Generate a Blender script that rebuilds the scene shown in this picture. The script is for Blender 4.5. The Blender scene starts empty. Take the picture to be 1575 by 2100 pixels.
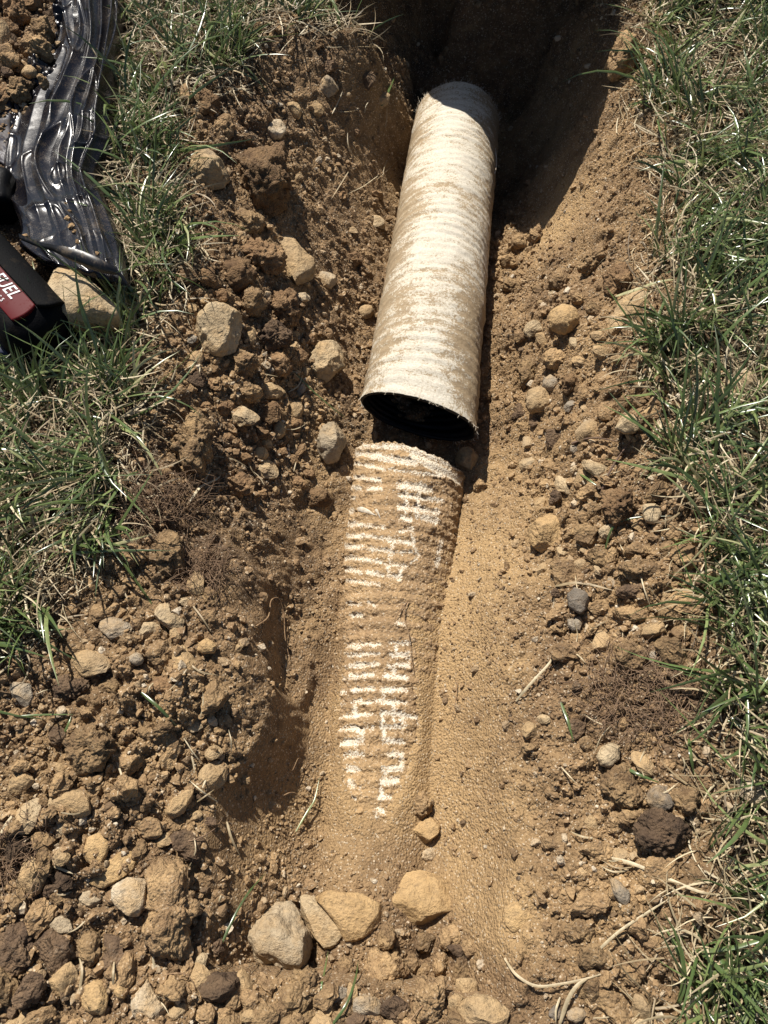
import bpy, bmesh, math, random
import numpy as np
from mathutils import Vector, Matrix, Euler
R = math.radians
SC = bpy.context.scene
COL = SC.collection
rng = np.random.default_rng(7)
random.seed(7)

# ------------------------------------------------------------------ camera
TILT = R(24); CZ = 0.56; F = 1500.0
cam_d = bpy.data.cameras.new('camera'); cam = bpy.data.objects.new('camera', cam_d); COL.objects.link(cam)
cam.location = (0, 0, CZ); cam.rotation_euler = (TILT, 0, 0)
cam_d.sensor_fit = 'VERTICAL'; cam_d.sensor_height = 24; cam_d.lens = 12 / 0.7
cam_d.clip_start = 0.01; cam_d.clip_end = 500
SC.camera = cam
SC.render.resolution_x = 768; SC.render.resolution_y = 1024
# ------------------------------------------------------------------ light
SUN_EL = R(51); SH = np.array([0.42, -0.907])           # shadows travel to the right and towards the viewer
w = bpy.data.worlds.new('World'); SC.world = w; w.use_nodes = True
nt = w.node_tree; bg = nt.nodes['Background']; sky = nt.nodes.new('ShaderNodeTexSky')
sky.sky_type = 'NISHITA'; sky.sun_disc = False; sky.sun_elevation = SUN_EL
sky.sun_rotation = math.atan2(-SH[0], -SH[1])
nt.links.new(sky.outputs[0], bg.inputs[0]); bg.inputs[1].default_value = 0.05
sl = bpy.data.lights.new('sun', 'SUN'); sun = bpy.data.objects.new('sun', sl); COL.objects.link(sun)
sl.energy = 5.0; sl.angle = R(0.5); sl.color = (1.0, 0.95, 0.87)
ldir = Vector((SH[0] * math.cos(SUN_EL), SH[1] * math.cos(SUN_EL), -math.sin(SUN_EL)))
sun.rotation_euler = ldir.to_track_quat('-Z', 'Y').to_euler(); sun.location = (-2, 3, 4)
SC.view_settings.view_transform = 'Standard'; SC.view_settings.look = 'None'
SC.view_settings.exposure = 0.67; SC.view_settings.gamma = 1.0

# ------------------------------------------------------------------ photo <-> world
ST, CT = math.sin(TILT), math.cos(TILT)
def U(px, py, z=0.0):
    """world point on height z seen at photo pixel"""
    u = (px - 787.5) / F; v = (1050 - py) / F
    dz = -CT + v * ST; d = (z - CZ) / dz
    return np.array([d * u, d * (ST + v * CT), z])
def UD(px, py, d):
    u = (px - 787.5) / F; v = (1050 - py) / F
    return np.array([d * u, d * (ST + v * CT), CZ + d * (-CT + v * ST)])
def PX(x, y, z):
    rz = z - CZ; d = y * ST - rz * CT
    return 787.5 + F * x / d, 1050 - F * (y * CT + rz * ST) / d

# ------------------------------------------------------------------ numpy noise
PERM = rng.permutation(4096).astype(np.int64); GR = rng.random(4096) * 2 - 1
def _h(i, j, k=0):
    return GR[PERM[(PERM[(PERM[i & 4095] + j) & 4095] + k) & 4095]]
def vn2(x, y):
    i = np.floor(x).astype(np.int64); j = np.floor(y).astype(np.int64)
    fx = x - i; fy = y - j; fx = fx * fx * (3 - 2 * fx); fy = fy * fy * (3 - 2 * fy)
    a = _h(i, j); b = _h(i + 1, j); c = _h(i, j + 1); d = _h(i + 1, j + 1)
    return (a + (b - a) * fx) * (1 - fy) + (c + (d - c) * fx) * fy
def fbm2(x, y, s, o=4, g=.5, seed=0):
    t = 0; a = 1; n = 0
    for q in range(o):
        t = t + a * vn2(x * s + 17.3 * q + seed, y * s - 9.1 * q + seed * 1.7); n += a; a *= g; s *= 2.03
    return t / n
def vn3(p):
    i = np.floor(p).astype(np.int64); f = p - i; f = f * f * (3 - 2 * f)
    r = 0
    for dx in (0, 1):
        for dy in (0, 1):
            for dz in (0, 1):
                wt = (f[:, 0] if dx else 1 - f[:, 0]) * (f[:, 1] if dy else 1 - f[:, 1]) * (f[:, 2] if dz else 1 - f[:, 2])
                r = r + wt * _h(i[:, 0] + dx, i[:, 1] + dy, i[:, 2] + dz)
    return r
def fbm3(p, s, o=4, g=.5):
    t = 0; a = 1; n = 0
    for q in range(o):
        t = t + a * vn3(p * s + 13.7 * q); n += a; a *= g; s *= 2.1
    return t / n
def lumps(x, y, cell, seed, fill=.8, flat=.8):
    """crumb-like rounded lumps: highest of jittered domes"""
    wx = x + .35 * cell * fbm2(x, y, 1 / cell * 1.3, 2, .5, seed + 3); wy = y + .35 * cell * fbm2(x, y, 1 / cell * 1.3, 2, .5, seed + 8)
    gx = wx / cell; gy = wy / cell
    i = np.floor(gx).astype(np.int64); j = np.floor(gy).astype(np.int64)
    out = np.zeros_like(x)
    for di in (-1, 0, 1):
        for dj in (-1, 0, 1):
            a = _h(i + di, j + dj, seed + 1); b = _h(i + di, j + dj, seed + 2); c = _h(i + di, j + dj, seed + 3) * .5 + .5; e = _h(i + di, j + dj, seed + 5) * .5 + .5
            cx = i + di + .5 + .4 * a; cy = j + dj + .5 + .4 * b
            r = .28 + .5 * c; r = np.where(e < fill, r, 0.0)
            ang = a * 9.0; ca, sa = np.cos(ang), np.sin(ang)
            dx = gx - cx; dy = gy - cy
            ex = (dx * ca + dy * sa); ey = (-dx * sa + dy * ca) * (1 + .6 * c)
            mm = .5 * np.maximum(np.abs(ex), np.abs(ey)) * 1.05 + .5 * np.sqrt(ex * ex + ey * ey); tl = .55 * (ex * c + ey * a)
            hh = np.where(mm < r, np.minimum((r - mm) * 2.6, r * (.62 + .3 * b)) * (1 - .2 * mm / (r + 1e-6)) + tl * np.clip((r - mm) * 6, 0, 1), 0)
            out = np.maximum(out, hh)
    return out * cell * flat
def sstep(a, b, x):
    t = np.clip((x - a) / (b - a), 0, 1); return t * t * (3 - 2 * t)

# ------------------------------------------------------------------ object helpers
def tag(o, label=None, cat=None, group=None, kind=None):
    if label: o['label'] = label
    if cat: o['category'] = cat
    if group: o['group'] = group
    if kind: o['kind'] = kind
    return o
def link(name, me, mat=None, parent=None, loc=None):
    o = bpy.data.objects.new(name, me); COL.objects.link(o)
    if mat and me is not None and len(me.materials) == 0: me.materials.append(mat)
    if parent: o.parent = parent
    if loc is not None: o.location = [float(c) for c in loc]
    return o
def mesh_np(name, V, Q, smooth=True, attrs=None):
    V = np.asarray(V, dtype=np.float32); Q = np.asarray(Q, dtype=np.int32); k = Q.shape[1]
    me = bpy.data.meshes.new(name)
    me.vertices.add(len(V)); me.vertices.foreach_set('co', V.ravel())
    me.loops.add(Q.size); me.loops.foreach_set('vertex_index', Q.ravel())
    me.polygons.add(len(Q)); me.polygons.foreach_set('loop_start', np.arange(0, Q.size, k, dtype=np.int32))
    me.polygons.foreach_set('loop_total', np.full(len(Q), k, dtype=np.int32))
    me.polygons.foreach_set('use_smooth', np.full(len(Q), smooth, dtype=bool))
    me.update(calc_edges=True)
    if attrs:
        for n, a in attrs.items():
            at = me.attributes.new(n, 'FLOAT', 'POINT'); at.data.foreach_set('value', np.asarray(a, dtype=np.float32).ravel())
    return me
def grid_faces(nr, nc, closed=False):
    r = np.arange(nr - 1)[:, None]; c = np.arange(nc if closed else nc - 1)[None, :]
    a = r * nc + c; b = r * nc + (c + 1) % nc; d = a + nc; e = b + nc
    return np.stack([a, b, e, d], -1).reshape(-1, 4)
def cat_mesh(name, parts, smooth=True, attrs=False):
    """parts: list of (V,Q[,attr]) with equal face size -> one mesh"""
    Vs, Qs, As, n = [], [], [], 0
    for p in parts:
        Vs.append(p[0]); Qs.append(p[1] + n); n += len(p[0])
        if attrs: As.append(p[2])
    return mesh_np(name, np.concatenate(Vs), np.concatenate(Qs), smooth, {'tone': np.concatenate(As)} if attrs else None)
def tube(pts, rads, n=6):
    pts = np.asarray(pts, float); m = len(pts); rads = np.broadcast_to(rads, (m,))
    T = np.gradient(pts, axis=0); T /= np.linalg.norm(T, axis=1)[:, None] + 1e-9
    up = np.array([0.13, 0.21, .97]); A = np.cross(T, up); A /= np.linalg.norm(A, axis=1)[:, None] + 1e-9; B = np.cross(T, A)
    th = np.linspace(0, 2 * np.pi, n, endpoint=False)
    V = pts[:, None] + rads[:, None, None] * (np.cos(th)[None, :, None] * A[:, None] + np.sin(th)[None, :, None] * B[:, None])
    return V.reshape(-1, 3), grid_faces(m, n, True)
def spline(pts, n):
    pts = np.asarray(pts, float); P = np.vstack([2 * pts[0] - pts[1], pts, 2 * pts[-1] - pts[-2]])
    out = []
    m = len(pts) - 1
    for t in np.linspace(0, m - 1e-6, n):
        i = int(t); f = t - i; a, b, c, d = P[i:i + 4]
        out.append(.5 * ((2 * b) + (-a + c) * f + (2 * a - 5 * b + 4 * c - d) * f * f + (-a + 3 * b - 3 * c + d) * f ** 3))
    return np.array(out)
ICO = {}
def ico(s):
    if s not in ICO:
        bm = bmesh.new(); bmesh.ops.create_icosphere(bm, subdivisions=s, radius=1)
        V = np.array([v.co[:] for v in bm.verts]); Fc = np.array([[v.index for v in f.verts] for f in bm.faces]); bm.free(); ICO[s] = (V, Fc)
    return ICO[s]

# ------------------------------------------------------------------ materials
def newmat(name):
    m = bpy.data.materials.new(name); m.use_nodes = True; t = m.node_tree
    return m, t, t.nodes['Principled BSDF']
class NB:
    def __init__(s, t): s.t = t
    def n(s, ty, **k):
        o = s.t.nodes.new(ty)
        for a, b in k.items(): setattr(o, a, b)
        return o
    def l(s, a, b): s.t.links.new(a, b)
    def pos(s): return s.n('ShaderNodeNewGeometry').outputs['Position']
    def noise(s, vec, scale, detail=4, rough=.55, dist=0):
        o = s.n('ShaderNodeTexNoise'); s.l(vec, o.inputs['Vector']); o.inputs['Scale'].default_value = scale
        o.inputs['Detail'].default_value = detail; o.inputs['Roughness'].default_value = rough; o.inputs['Distortion'].default_value = dist
        return o.outputs['Fac']
    def vor(s, vec, scale, out='Distance', feature='F1'):
        o = s.n('ShaderNodeTexVoronoi', feature=feature); s.l(vec, o.inputs['Vector']); o.inputs['Scale'].default_value = scale
        return o.outputs[out]
    def ramp(s, fac, pts, interp='LINEAR'):
        o = s.n('ShaderNodeValToRGB'); o.color_ramp.interpolation = interp; s.l(fac, o.inputs[0])
        e = o.color_ramp.elements
        while len(e) < len(pts): e.new(.5)
        for q, (p, c) in enumerate(pts):
            e[q].position = p; e[q].color = (c, c, c, 1) if isinstance(c, (int, float)) else (*c, 1)
        return o.outputs[0]
    def mix(s, fac, a, b, mode='MIX'):
        o = s.n('ShaderNodeMix', data_type='RGBA', blend_type=mode)
        for sock, v in ((o.inputs[0], fac), (o.inputs[6], a), (o.inputs[7], b)):
            if isinstance(v, (int, float)): sock.default_value = v
            elif isinstance(v, tuple): sock.default_value = (*v, 1)
            else: s.l(v, sock)
        return o.outputs[2]
    def math(s, op, a, b=0.0, clamp=False):
        o = s.n('ShaderNodeMath', operation=op, use_clamp=clamp)
        for sock, v in ((o.inputs[0], a), (o.inputs[1], b)):
            if isinstance(v, (int, float)): sock.default_value = v
            else: s.l(v, sock)
        return o.outputs[0]
    def attr(s, name):
        o = s.n('ShaderNodeAttribute', attribute_name=name); return o.outputs['Fac']
    def bump(s, h, dist, strength=1.0, nrm=None):
        o = s.n('ShaderNodeBump'); s.l(h, o.inputs['Height']); o.inputs['Distance'].default_value = dist; o.inputs['Strength'].default_value = strength
        if nrm is not None: s.l(nrm, o.inputs['Normal'])
        return o.outputs[0]

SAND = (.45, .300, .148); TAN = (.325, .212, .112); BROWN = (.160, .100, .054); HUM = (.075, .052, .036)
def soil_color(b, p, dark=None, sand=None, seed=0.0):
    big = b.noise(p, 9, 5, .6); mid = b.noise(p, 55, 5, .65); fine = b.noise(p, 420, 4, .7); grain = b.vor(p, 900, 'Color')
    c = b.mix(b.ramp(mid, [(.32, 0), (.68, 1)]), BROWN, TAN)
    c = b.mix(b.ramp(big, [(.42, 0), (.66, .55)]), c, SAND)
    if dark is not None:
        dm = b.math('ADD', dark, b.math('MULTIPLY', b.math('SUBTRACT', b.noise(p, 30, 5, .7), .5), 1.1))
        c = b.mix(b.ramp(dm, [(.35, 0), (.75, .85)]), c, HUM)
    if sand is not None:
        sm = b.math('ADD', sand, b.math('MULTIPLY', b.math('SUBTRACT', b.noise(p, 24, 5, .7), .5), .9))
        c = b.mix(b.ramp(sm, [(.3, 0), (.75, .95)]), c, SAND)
    c = b.mix(b.ramp(fine, [(.36, .34), (.62, 0)]), c, (.10, .06, .032))
    c = b.mix(b.ramp(fine, [(.6, 0), (.78, .4)]), c, (.55, .40, .22))
    g = b.n('ShaderNodeSeparateColor'); b.l(grain, g.inputs[0])
    c = b.mix(b.ramp(g.outputs[0], [(.93, 0), (.96, .6)], 'LINEAR'), c, (.62, .52, .38))
    c = b.mix(b.ramp(g.outputs[1], [(.0, .45), (.12, 0)]), c, (.06, .04, .025))
    return c, fine
def soil_bump(b, p, k=1.0):
    h = b.math('ADD', b.math('MULTIPLY', b.noise(p, 260, 5, .7), 1.0), b.math('MULTIPLY', b.vor(p, 480), -.45))
    return b.bump(h, .0030 * k, 1.0)
def mat_soil():
    m, t, pr = newmat('soil'); b = NB(t); p = b.pos()
    c, f = soil_color(b, p, b.attr('dark'), b.attr('sand'))
    b.l(c, pr.inputs['Base Color']); pr.inputs['Roughness'].default_value = .95; pr.inputs['Specular IOR Level'].default_value = .15
    b.l(soil_bump(b, p, 1.25), pr.inputs['Normal'])
    return m
def mat_clod(name, lo, hi, dusty=.5, k=1.0, bumpk=1.0):
    m, t, pr = newmat(name); b = NB(t); p = b.pos(); rnd = b.n('ShaderNodeObjectInfo').outputs['Random']
    s, f = soil_color(b, p)
    c = b.mix(b.ramp(b.noise(p, 60, 5, .65), [(.35, 0), (.65, 1)]), lo, hi)
    c = b.mix(b.ramp(b.noise(p, 34, 4, .6), [(.5 - .3 * dusty, 0), (.75 - .3 * dusty, dusty)]), c, s)
    c = b.mix(b.ramp(f, [(.36, .35), (.55, 0)]), c, (.09, .055, .03))
    hs = b.n('ShaderNodeHueSaturation'); b.l(c, hs.inputs['Color'])
    b.l(b.math('ADD', b.math('MULTIPLY', rnd, .5 * k), 1 - .27 * k), hs.inputs['Value'])
    b.l(hs.outputs[0], pr.inputs['Base Color']); pr.inputs['Roughness'].default_value = .93; pr.inputs['Specular IOR Level'].default_value = .2
    b.l(soil_bump(b, p, bumpk), pr.inputs['Normal'])
    return m
def mat_rock(name, base, light, dust=.45, grey=(.30, .26, .2)):
    m, t, pr = newmat(name); b = NB(t); p = b.pos()
    n1 = b.noise(p, 45, 6, .65, .4); n2 = b.noise(p, 320, 5, .7); n3 = b.noise(p, 20, 3, .5)
    c = b.mix(b.ramp(n1, [(.35, 0), (.62, 1)]), base, light)
    c = b.mix(b.ramp(n3, [(.5, 0), (.7, .35)]), c, grey)
    c = b.mix(b.ramp(b.noise(p, 28, 6, .7), [(.6 - .25 * dust, 0), (.78 - .25 * dust, .8)]), c, SAND)
    c = b.mix(b.ramp(n2, [(.34, .5), (.5, 0)]), c, (.16, .11, .065))
    cr = b.ramp(b.vor(p, 24, 'Distance', 'DISTANCE_TO_EDGE'), [(0.0, .5), (.025, 0)])
    c = b.mix(b.math('MULTIPLY', cr, b.ramp(n1, [(.5, 0), (.6, 1)])), c, (.10, .065, .035))
    b.l(c, pr.inputs['Base Color']); pr.inputs['Roughness'].default_value = .85; pr.inputs['Specular IOR Level'].default_value = .3
    h = b.math('ADD', n2, b.math('MULTIPLY', b.noise(p, 90, 5, .65), 1.6))
    b.l(b.bump(h, .0026, 1), pr.inputs['Normal'])
    return m
def mat_blade(name, stops, trans=.25, rough=.45):
    m, t, pr = newmat(name); b = NB(t); p = b.pos(); tone = b.attr('tone')
    c = b.ramp(tone, stops)
    c = b.mix(b.ramp(b.noise(p, 220, 3, .6), [(.4, .35), (.6, 0)]), c, (.10, .08, .035))
    b.l(c, pr.inputs['Base Color']); pr.inputs['Roughness'].default_value = rough; pr.inputs['Specular IOR Level'].default_value = .75
    tr = b.n('ShaderNodeBsdfTranslucent'); b.l(c, tr.inputs[0]); mx = b.n('ShaderNodeMixShader'); mx.inputs[0].default_value = trans
    b.l(pr.outputs[0], mx.inputs[1]); b.l(tr.outputs[0], mx.inputs[2])
    b.l(mx.outputs[0], t.nodes['Material Output'].inputs['Surface'])
    return m
def mat_plain(name, col, rough=.5, spec=.5, nscale=0, ncol=None, lo=.5, hi=.62, fac=.6, bump=0, bscale=60):
    m, t, pr = newmat(name); b = NB(t); p = b.pos()
    if nscale:
        c = b.mix(b.ramp(b.noise(p, nscale, 6, .75), [(lo, 0), (hi, fac)]), col, ncol); b.l(c, pr.inputs['Base Color'])
        b.l(b.ramp(b.noise(p, nscale, 6, .75), [(lo, rough), (hi, .9)]), pr.inputs['Roughness'])
    else:
        pr.inputs['Base Color'].default_value = (*col, 1); pr.inputs['Roughness'].default_value = rough
    pr.inputs['Specular IOR Level'].default_value = spec
    if bump: b.l(b.bump(b.noise(p, bscale, 5, .6), bump, 1), pr.inputs['Normal'])
    return m
M = {}
M['soil'] = mat_soil()
M['clod'] = mat_clod('soil_clod', BROWN, (.42, .28, .14), .5)
M['dark'] = mat_clod('dark_soil_clod', (.06, .04, .028), (.17, .11, .065), .25)
M['redbrown'] = mat_clod('brown_soil_clod', (.13, .075, .04), (.29, .18, .09), .35)
M['tanrock'] = mat_rock('tan_stone', (.29, .195, .10), (.43, .305, .165), .65)
M['orange'] = mat_rock('ochre_stone', (.34, .215, .095), (.50, .335, .16), .6, (.3, .2, .1))
M['pale'] = mat_rock('pale_stone', (.33, .24, .135), (.50, .385, .235), .55)
M['white'] = mat_rock('whitish_stone', (.38, .295, .19), (.58, .48, .34), .6)
M['greyrock'] = mat_rock('grey_tan_stone', (.27, .21, .135), (.42, .33, .215), .4)
M['pebble'] = mat_rock('grey_pebble', (.22, .185, .14), (.36, .30, .22), .5, (.18, .15, .12))
M['darkpeb'] = mat_rock('dark_pebble', (.095, .08, .063), (.21, .175, .135), .35, (.11, .09, .075))
M['grass'] = mat_blade('green_grass', [(0, (.030, .054, .018)), (.3, (.066, .110, .034)), (.58, (.13, .19, .060)), (.8, (.26, .31, .12)), (1, (.52, .47, .26))], .22, .28)
M['straw'] = mat_blade('dead_grass', [(0, (.13, .085, .042)), (.4, (.36, .27, .15)), (1, (.64, .54, .35))], .15, .6)
M['root'] = mat_plain('root', (.30, .20, .11), .8, .2, 150, (.14, .08, .045), .4, .6, .8)
M['darkroot'] = mat_plain('dark_root', (.15, .095, .06), .85, .2, 150, (.27, .18, .11), .4, .6, .8)
M['twig'] = mat_plain('twig', (.16, .105, .075), .8, .2, 200, (.07, .045, .03), .4, .6, .8)

# ------------------------------------------------------------------ terrain
def inpoly(px, py, poly):
    c = np.zeros(np.shape(px), bool); n = len(poly); j = n - 1
    for i in range(n):
        xi, yi = poly[i]; xj, yj = poly[j]
        c ^= ((yi > py) != (yj > py)) & (px < (xj - xi) * (py - yi) / (yj - yi + 1e-12) + xi); j = i
    return c
GLB = [(236,-60),(540,-60),(560,20),(500,100),(430,175),(360,240),(350,300),(350,420),(380,480),(360,560),(300,640),(270,700),(310,740),(330,800),(310,880),(280,950),(310,1000),(260,1110),(160,1150),(140,1240),(80,1320),(10,1390),(-700,1500),(-700,-60)]
GRB = [(1330,-60),(1380,80),(1360,180),(1400,300),(1415,420),(1380,520),(1400,620),(1360,700),(1380,800),(1430,880),(1400,960),(1470,1060),(1460,1200),(1500,1330),(1500,1480),(1530,1600),(1480,1720),(1520,1850),(1430,1960),(1400,2100),(1370,2300),(3000,2300),(3000,-60)]
# photo x, photo y, height (m, 0 = lawn level), roughness of the rubble, humus, smooth sand
CP = [
 (-600,-300,0,.3,.5,0),(-300,0,.03,1,.3,0),(-400,600,0,.3,.6,0),(-400,1200,0,.5,.5,0),(-300,1800,0,1,.5,0),(-300,2400,0,1,.5,0),
 (0,0,.03,1,.15,0),(60,120,.03,1,.15,0),(0,260,.015,.9,.2,0),(200,100,.0,.4,.6,0),(150,300,0,.3,.7,0),(0,600,0,.3,.7,0),(180,700,0,.4,.7,0),
 (300,200,0,.4,.7,0),(350,40,0,.4,.7,0),(250,500,0,.4,.7,0),(330,700,0,.6,.5,0),(0,900,0,.3,.8,0),(150,950,0,.3,.8,0),(300,850,0,.5,.6,0),
 (0,1150,0,.4,.7,0),(120,1250,-.004,.6,.6,0),(50,1400,-.004,.9,.4,0),(0,1650,-.01,1,.3,0),(0,1800,-.01,.9,.8,0),(40,2000,-.005,.8,.9,0),(150,2200,-.01,1,.3,0),
 (400,330,-.005,.7,.4,0),(500,150,-.012,.7,.5,0),(600,40,-.008,.6,.6,0),(750,20,-.01,.6,.6,0),(560,230,-.035,.8,.35,0),(480,430,-.022,.8,.4,0),(400,560,-.01,.8,.4,0),
 (590,330,-.055,.7,.35,0),(660,200,-.05,.5,.25,.25),(760,130,-.05,.5,.3,.1),(700,330,-.095,.4,.2,.35),(640,430,-.085,.6,.3,.1),(740,450,-.13,.5,.2,.2),(800,300,-.16,.4,.3,.1),(830,160,-.135,.5,.4,0),
 (840,80,-.09,.5,.5,0),(790,520,-.16,.6,.3,0),(590,580,-.06,1,.35,0),(680,620,-.11,.7,.3,0),(740,650,-.145,.6,.3,0),(430,660,-.022,.9,.35,0),(520,760,-.05,1,.3,0),(640,790,-.105,.8,.35,0),
 (710,770,-.14,.6,.3,0),(400,880,-.03,1,.35,0),(560,900,-.08,.9,.35,0),(680,900,-.125,.7,.4,0),(480,1020,-.055,.9,.5,0),(360,1020,-.015,.8,.7,0),(620,1040,-.12,.7,.35,0),(660,1130,-.132,.6,.3,0),
 (870,400,-.24,.4,.3,0),(900,230,-.27,.4,.4,0),(1000,180,-.28,.5,.4,0),(1050,300,-.275,.4,.5,0),(1040,400,-.255,.4,.4,0),(1120,220,-.22,.3,.4,0),(1110,330,-.21,.3,.4,0),(1060,460,-.20,.6,.3,0),
 (1010,520,-.18,.8,.2,0),(900,560,-.19,.6,.3,0),(950,700,-.17,.5,.3,0),(870,700,-.165,.5,.3,0),(850,880,-.15,.5,.4,0),(940,900,-.15,.5,.4,0),
 (1180,250,-.12,.25,.3,.3),(1150,400,-.125,.12,.1,.8),(1140,490,-.11,.12,0,1),(1180,560,-.085,.6,.15,.3),(1230,300,-.045,.8,.2,.1),(1250,180,-.03,.8,.3,0),(1300,260,-.008,.9,.4,0),(1290,430,-.02,1,.25,0),(1240,460,-.045,.9,.2,0),
 (1240,80,-.03,.6,.5,0),(1180,10,-.06,.5,.5,0),(1350,500,0,.5,.5,0),(1060,560,-.13,.9,.05,.2),(1050,680,-.11,.9,.05,.2),(1180,700,-.05,.9,.1,0),(1300,700,-.01,.9,.3,0),
 (1015,800,-.15,.5,.1,.4),(1050,830,-.115,.8,.05,.3),(1020,950,-.14,.3,.05,.7),(1060,1000,-.105,.6,0,.5),(1150,900,-.055,1,.1,0),(1280,900,-.012,.9,.3,0),(1200,1050,-.035,1,.1,0),(1350,1050,-.004,1,.4,0),
 (950,1050,-.135,.3,.1,.6),(920,1180,-.105,.3,.05,.8),(1000,1150,-.095,.15,0,1),(1080,1200,-.06,.6,.05,.4),(1200,1250,-.025,1,.1,0),(1330,1220,-.005,1,.15,0),
 (680,1240,-.12,.5,.15,.2),(620,1200,-.115,.7,.3,0),(560,1160,-.06,.7,.4,0),(500,1200,-.030,.7,.3,0),(548,1230,-.082,.6,.3,0),(515,1290,-.030,.5,.2,.2),(556,1330,-.092,.6,.3,0),(522,1380,-.030,.5,.2,.2),(592,1490,-.045,.6,.25,.1),(632,1500,-.100,.4,.2,.2),(430,1130,-.02,.9,.5,0),(300,1200,-.006,1,.3,0),(350,1330,-.01,1,.25,0),(480,1330,-.02,.4,.1,.4),
 (590,1290,-.100,.6,.35,0),(640,1330,-.108,.5,.2,.2),(590,1400,-.095,.5,.3,0),(650,1450,-.106,.35,.1,.5),(500,1450,-.035,.6,.25,.1),(540,1540,-.055,.6,.3,0),(604,1570,-.050,.5,.25,.1),(650,1600,-.103,.4,.05,.5),
 (820,1240,-.094,.25,0,.8),(780,1400,-.104,.2,0,.8),(780,1600,-.104,.2,0,.8),(690,1500,-.110,.2,0,.6),(870,1480,-.106,.2,0,.6),(890,1350,-.096,.3,0,.8),(900,1550,-.095,.5,.05,.5),(960,1400,-.07,.4,0,.7),(950,1650,-.066,.35,0,.8),(1060,1350,-.05,.35,.05,.6),(1060,1550,-.045,.5,.05,.5),
 (1180,1400,-.025,1,.1,.0),(1180,1600,-.022,.9,.1,0),(1320,1420,-.008,.6,.9,0),(1320,1600,-.008,1,.3,0),(1440,1350,0,.6,.4,0),(1450,1100,0,.5,.5,0),(1450,1600,0,.6,.5,0),(1430,900,0,.5,.5,0),(1450,700,0,.4,.6,0),
 (780,1720,-.099,.4,.05,.4),(780,1790,-.085,.6,.05,.3),(680,1700,-.088,.6,.1,.2),(560,1680,-.05,.8,.2,0),(440,1650,-.025,.8,.25,0),(250,1550,-.008,1,.25,0),(200,1750,-.01,1,.3,0),(330,1800,-.012,.8,.2,0),(450,1850,-.03,.8,.25,0),
 (700,1800,-.072,.6,.1,.2),(860,1800,-.07,.5,.1,.3),(950,1800,-.055,.4,0,.6),(1050,1750,-.04,.5,.05,.5),(560,1920,-.04,.9,.15,0),(760,1960,-.045,1,.1,0),(900,2000,-.04,.8,.1,.1),(1000,1980,-.035,.35,.1,.5),(1060,1880,-.032,.2,0,.9),
 (1050,2100,-.025,.25,.55,0),(1180,1850,-.02,.9,.2,0),(1200,2050,-.018,.7,.3,0),(1350,1800,-.006,.9,.3,0),(1350,2000,-.006,.8,.4,0),(300,2080,-.01,1,.1,0),(600,2150,-.03,1,.1,0),(800,2300,-.02,1,.1,0),(1450,1850,0,.5,.5,0),
 (1700,200,0,.4,.6,0),(1700,900,0,.4,.6,0),(1700,1700,0,.4,.6,0),(2400,1000,0,.4,.6,0),(1600,2300,0,.5,.5,0),(1450,300,0,.4,.6,0),(1400,60,0,.4,.6,0),
]
CPW = []
for (px, py, z, ro, dk, sd) in CP:
    q = U(px, py, z); CPW.append((q[0], q[1], z, ro, dk, sd))
# the far bank of the deep hole, given directly in metres
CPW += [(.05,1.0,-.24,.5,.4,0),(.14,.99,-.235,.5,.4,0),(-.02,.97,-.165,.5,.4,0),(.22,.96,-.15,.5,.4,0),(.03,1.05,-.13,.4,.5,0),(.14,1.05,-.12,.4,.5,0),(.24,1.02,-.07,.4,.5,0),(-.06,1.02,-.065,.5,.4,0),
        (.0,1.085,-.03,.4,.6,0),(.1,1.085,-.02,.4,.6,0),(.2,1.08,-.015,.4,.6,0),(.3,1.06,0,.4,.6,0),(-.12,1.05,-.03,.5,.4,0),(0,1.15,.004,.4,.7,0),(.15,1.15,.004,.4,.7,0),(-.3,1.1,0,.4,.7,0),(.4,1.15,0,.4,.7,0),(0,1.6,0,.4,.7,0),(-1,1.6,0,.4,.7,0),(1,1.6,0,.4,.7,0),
        (-1,-.6,0,1,.4,0),(1,-.6,0,1,.4,0),(0,-.7,0,1,.4,0),(0,-.3,-.01,1,.2,0),(-1.2,.5,0,.4,.7,0),(1.2,.5,0,.4,.7,0)]
CPW = np.array(CPW)
# drop points that crowd each other
XY = CPW[:, :2]; D = np.sqrt(((XY[:, None] - XY[None]) ** 2).sum(-1)) ; NCP = len(XY)
A_ = np.zeros((NCP + 3, NCP + 3)); A_[:NCP, :NCP] = D - np.eye(NCP) * .012; A_[:NCP, NCP:] = np.c_[np.ones(NCP), XY]; A_[NCP:, :NCP] = np.c_[np.ones(NCP), XY].T
B_ = np.zeros((NCP + 3, 4)); B_[:NCP] = CPW[:, 2:6]
W_ = np.linalg.solve(A_, B_)
def base_fields(gx, gy):
    X, Y = np.meshgrid(gx, gy); x = X.ravel(); y = Y.ravel(); out = np.zeros((len(x), 4))
    for s in range(0, len(x), 60000):
        xx = x[s:s + 60000]; yy = y[s:s + 60000]
        d = np.sqrt((xx[:, None] - XY[:, 0]) ** 2 + (yy[:, None] - XY[:, 1]) ** 2)
        out[s:s + 60000] = d @ W_[:NCP] + np.c_[np.ones(len(xx)), xx, yy] @ W_[NCP:]
    return out.reshape(len(gy), len(gx), 4)
cx0 = np.arange(-1.6, 1.6001, .01); cy0 = np.arange(-1.0, 2.0001, .01)
BF = base_fields(cx0, cy0)
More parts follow.
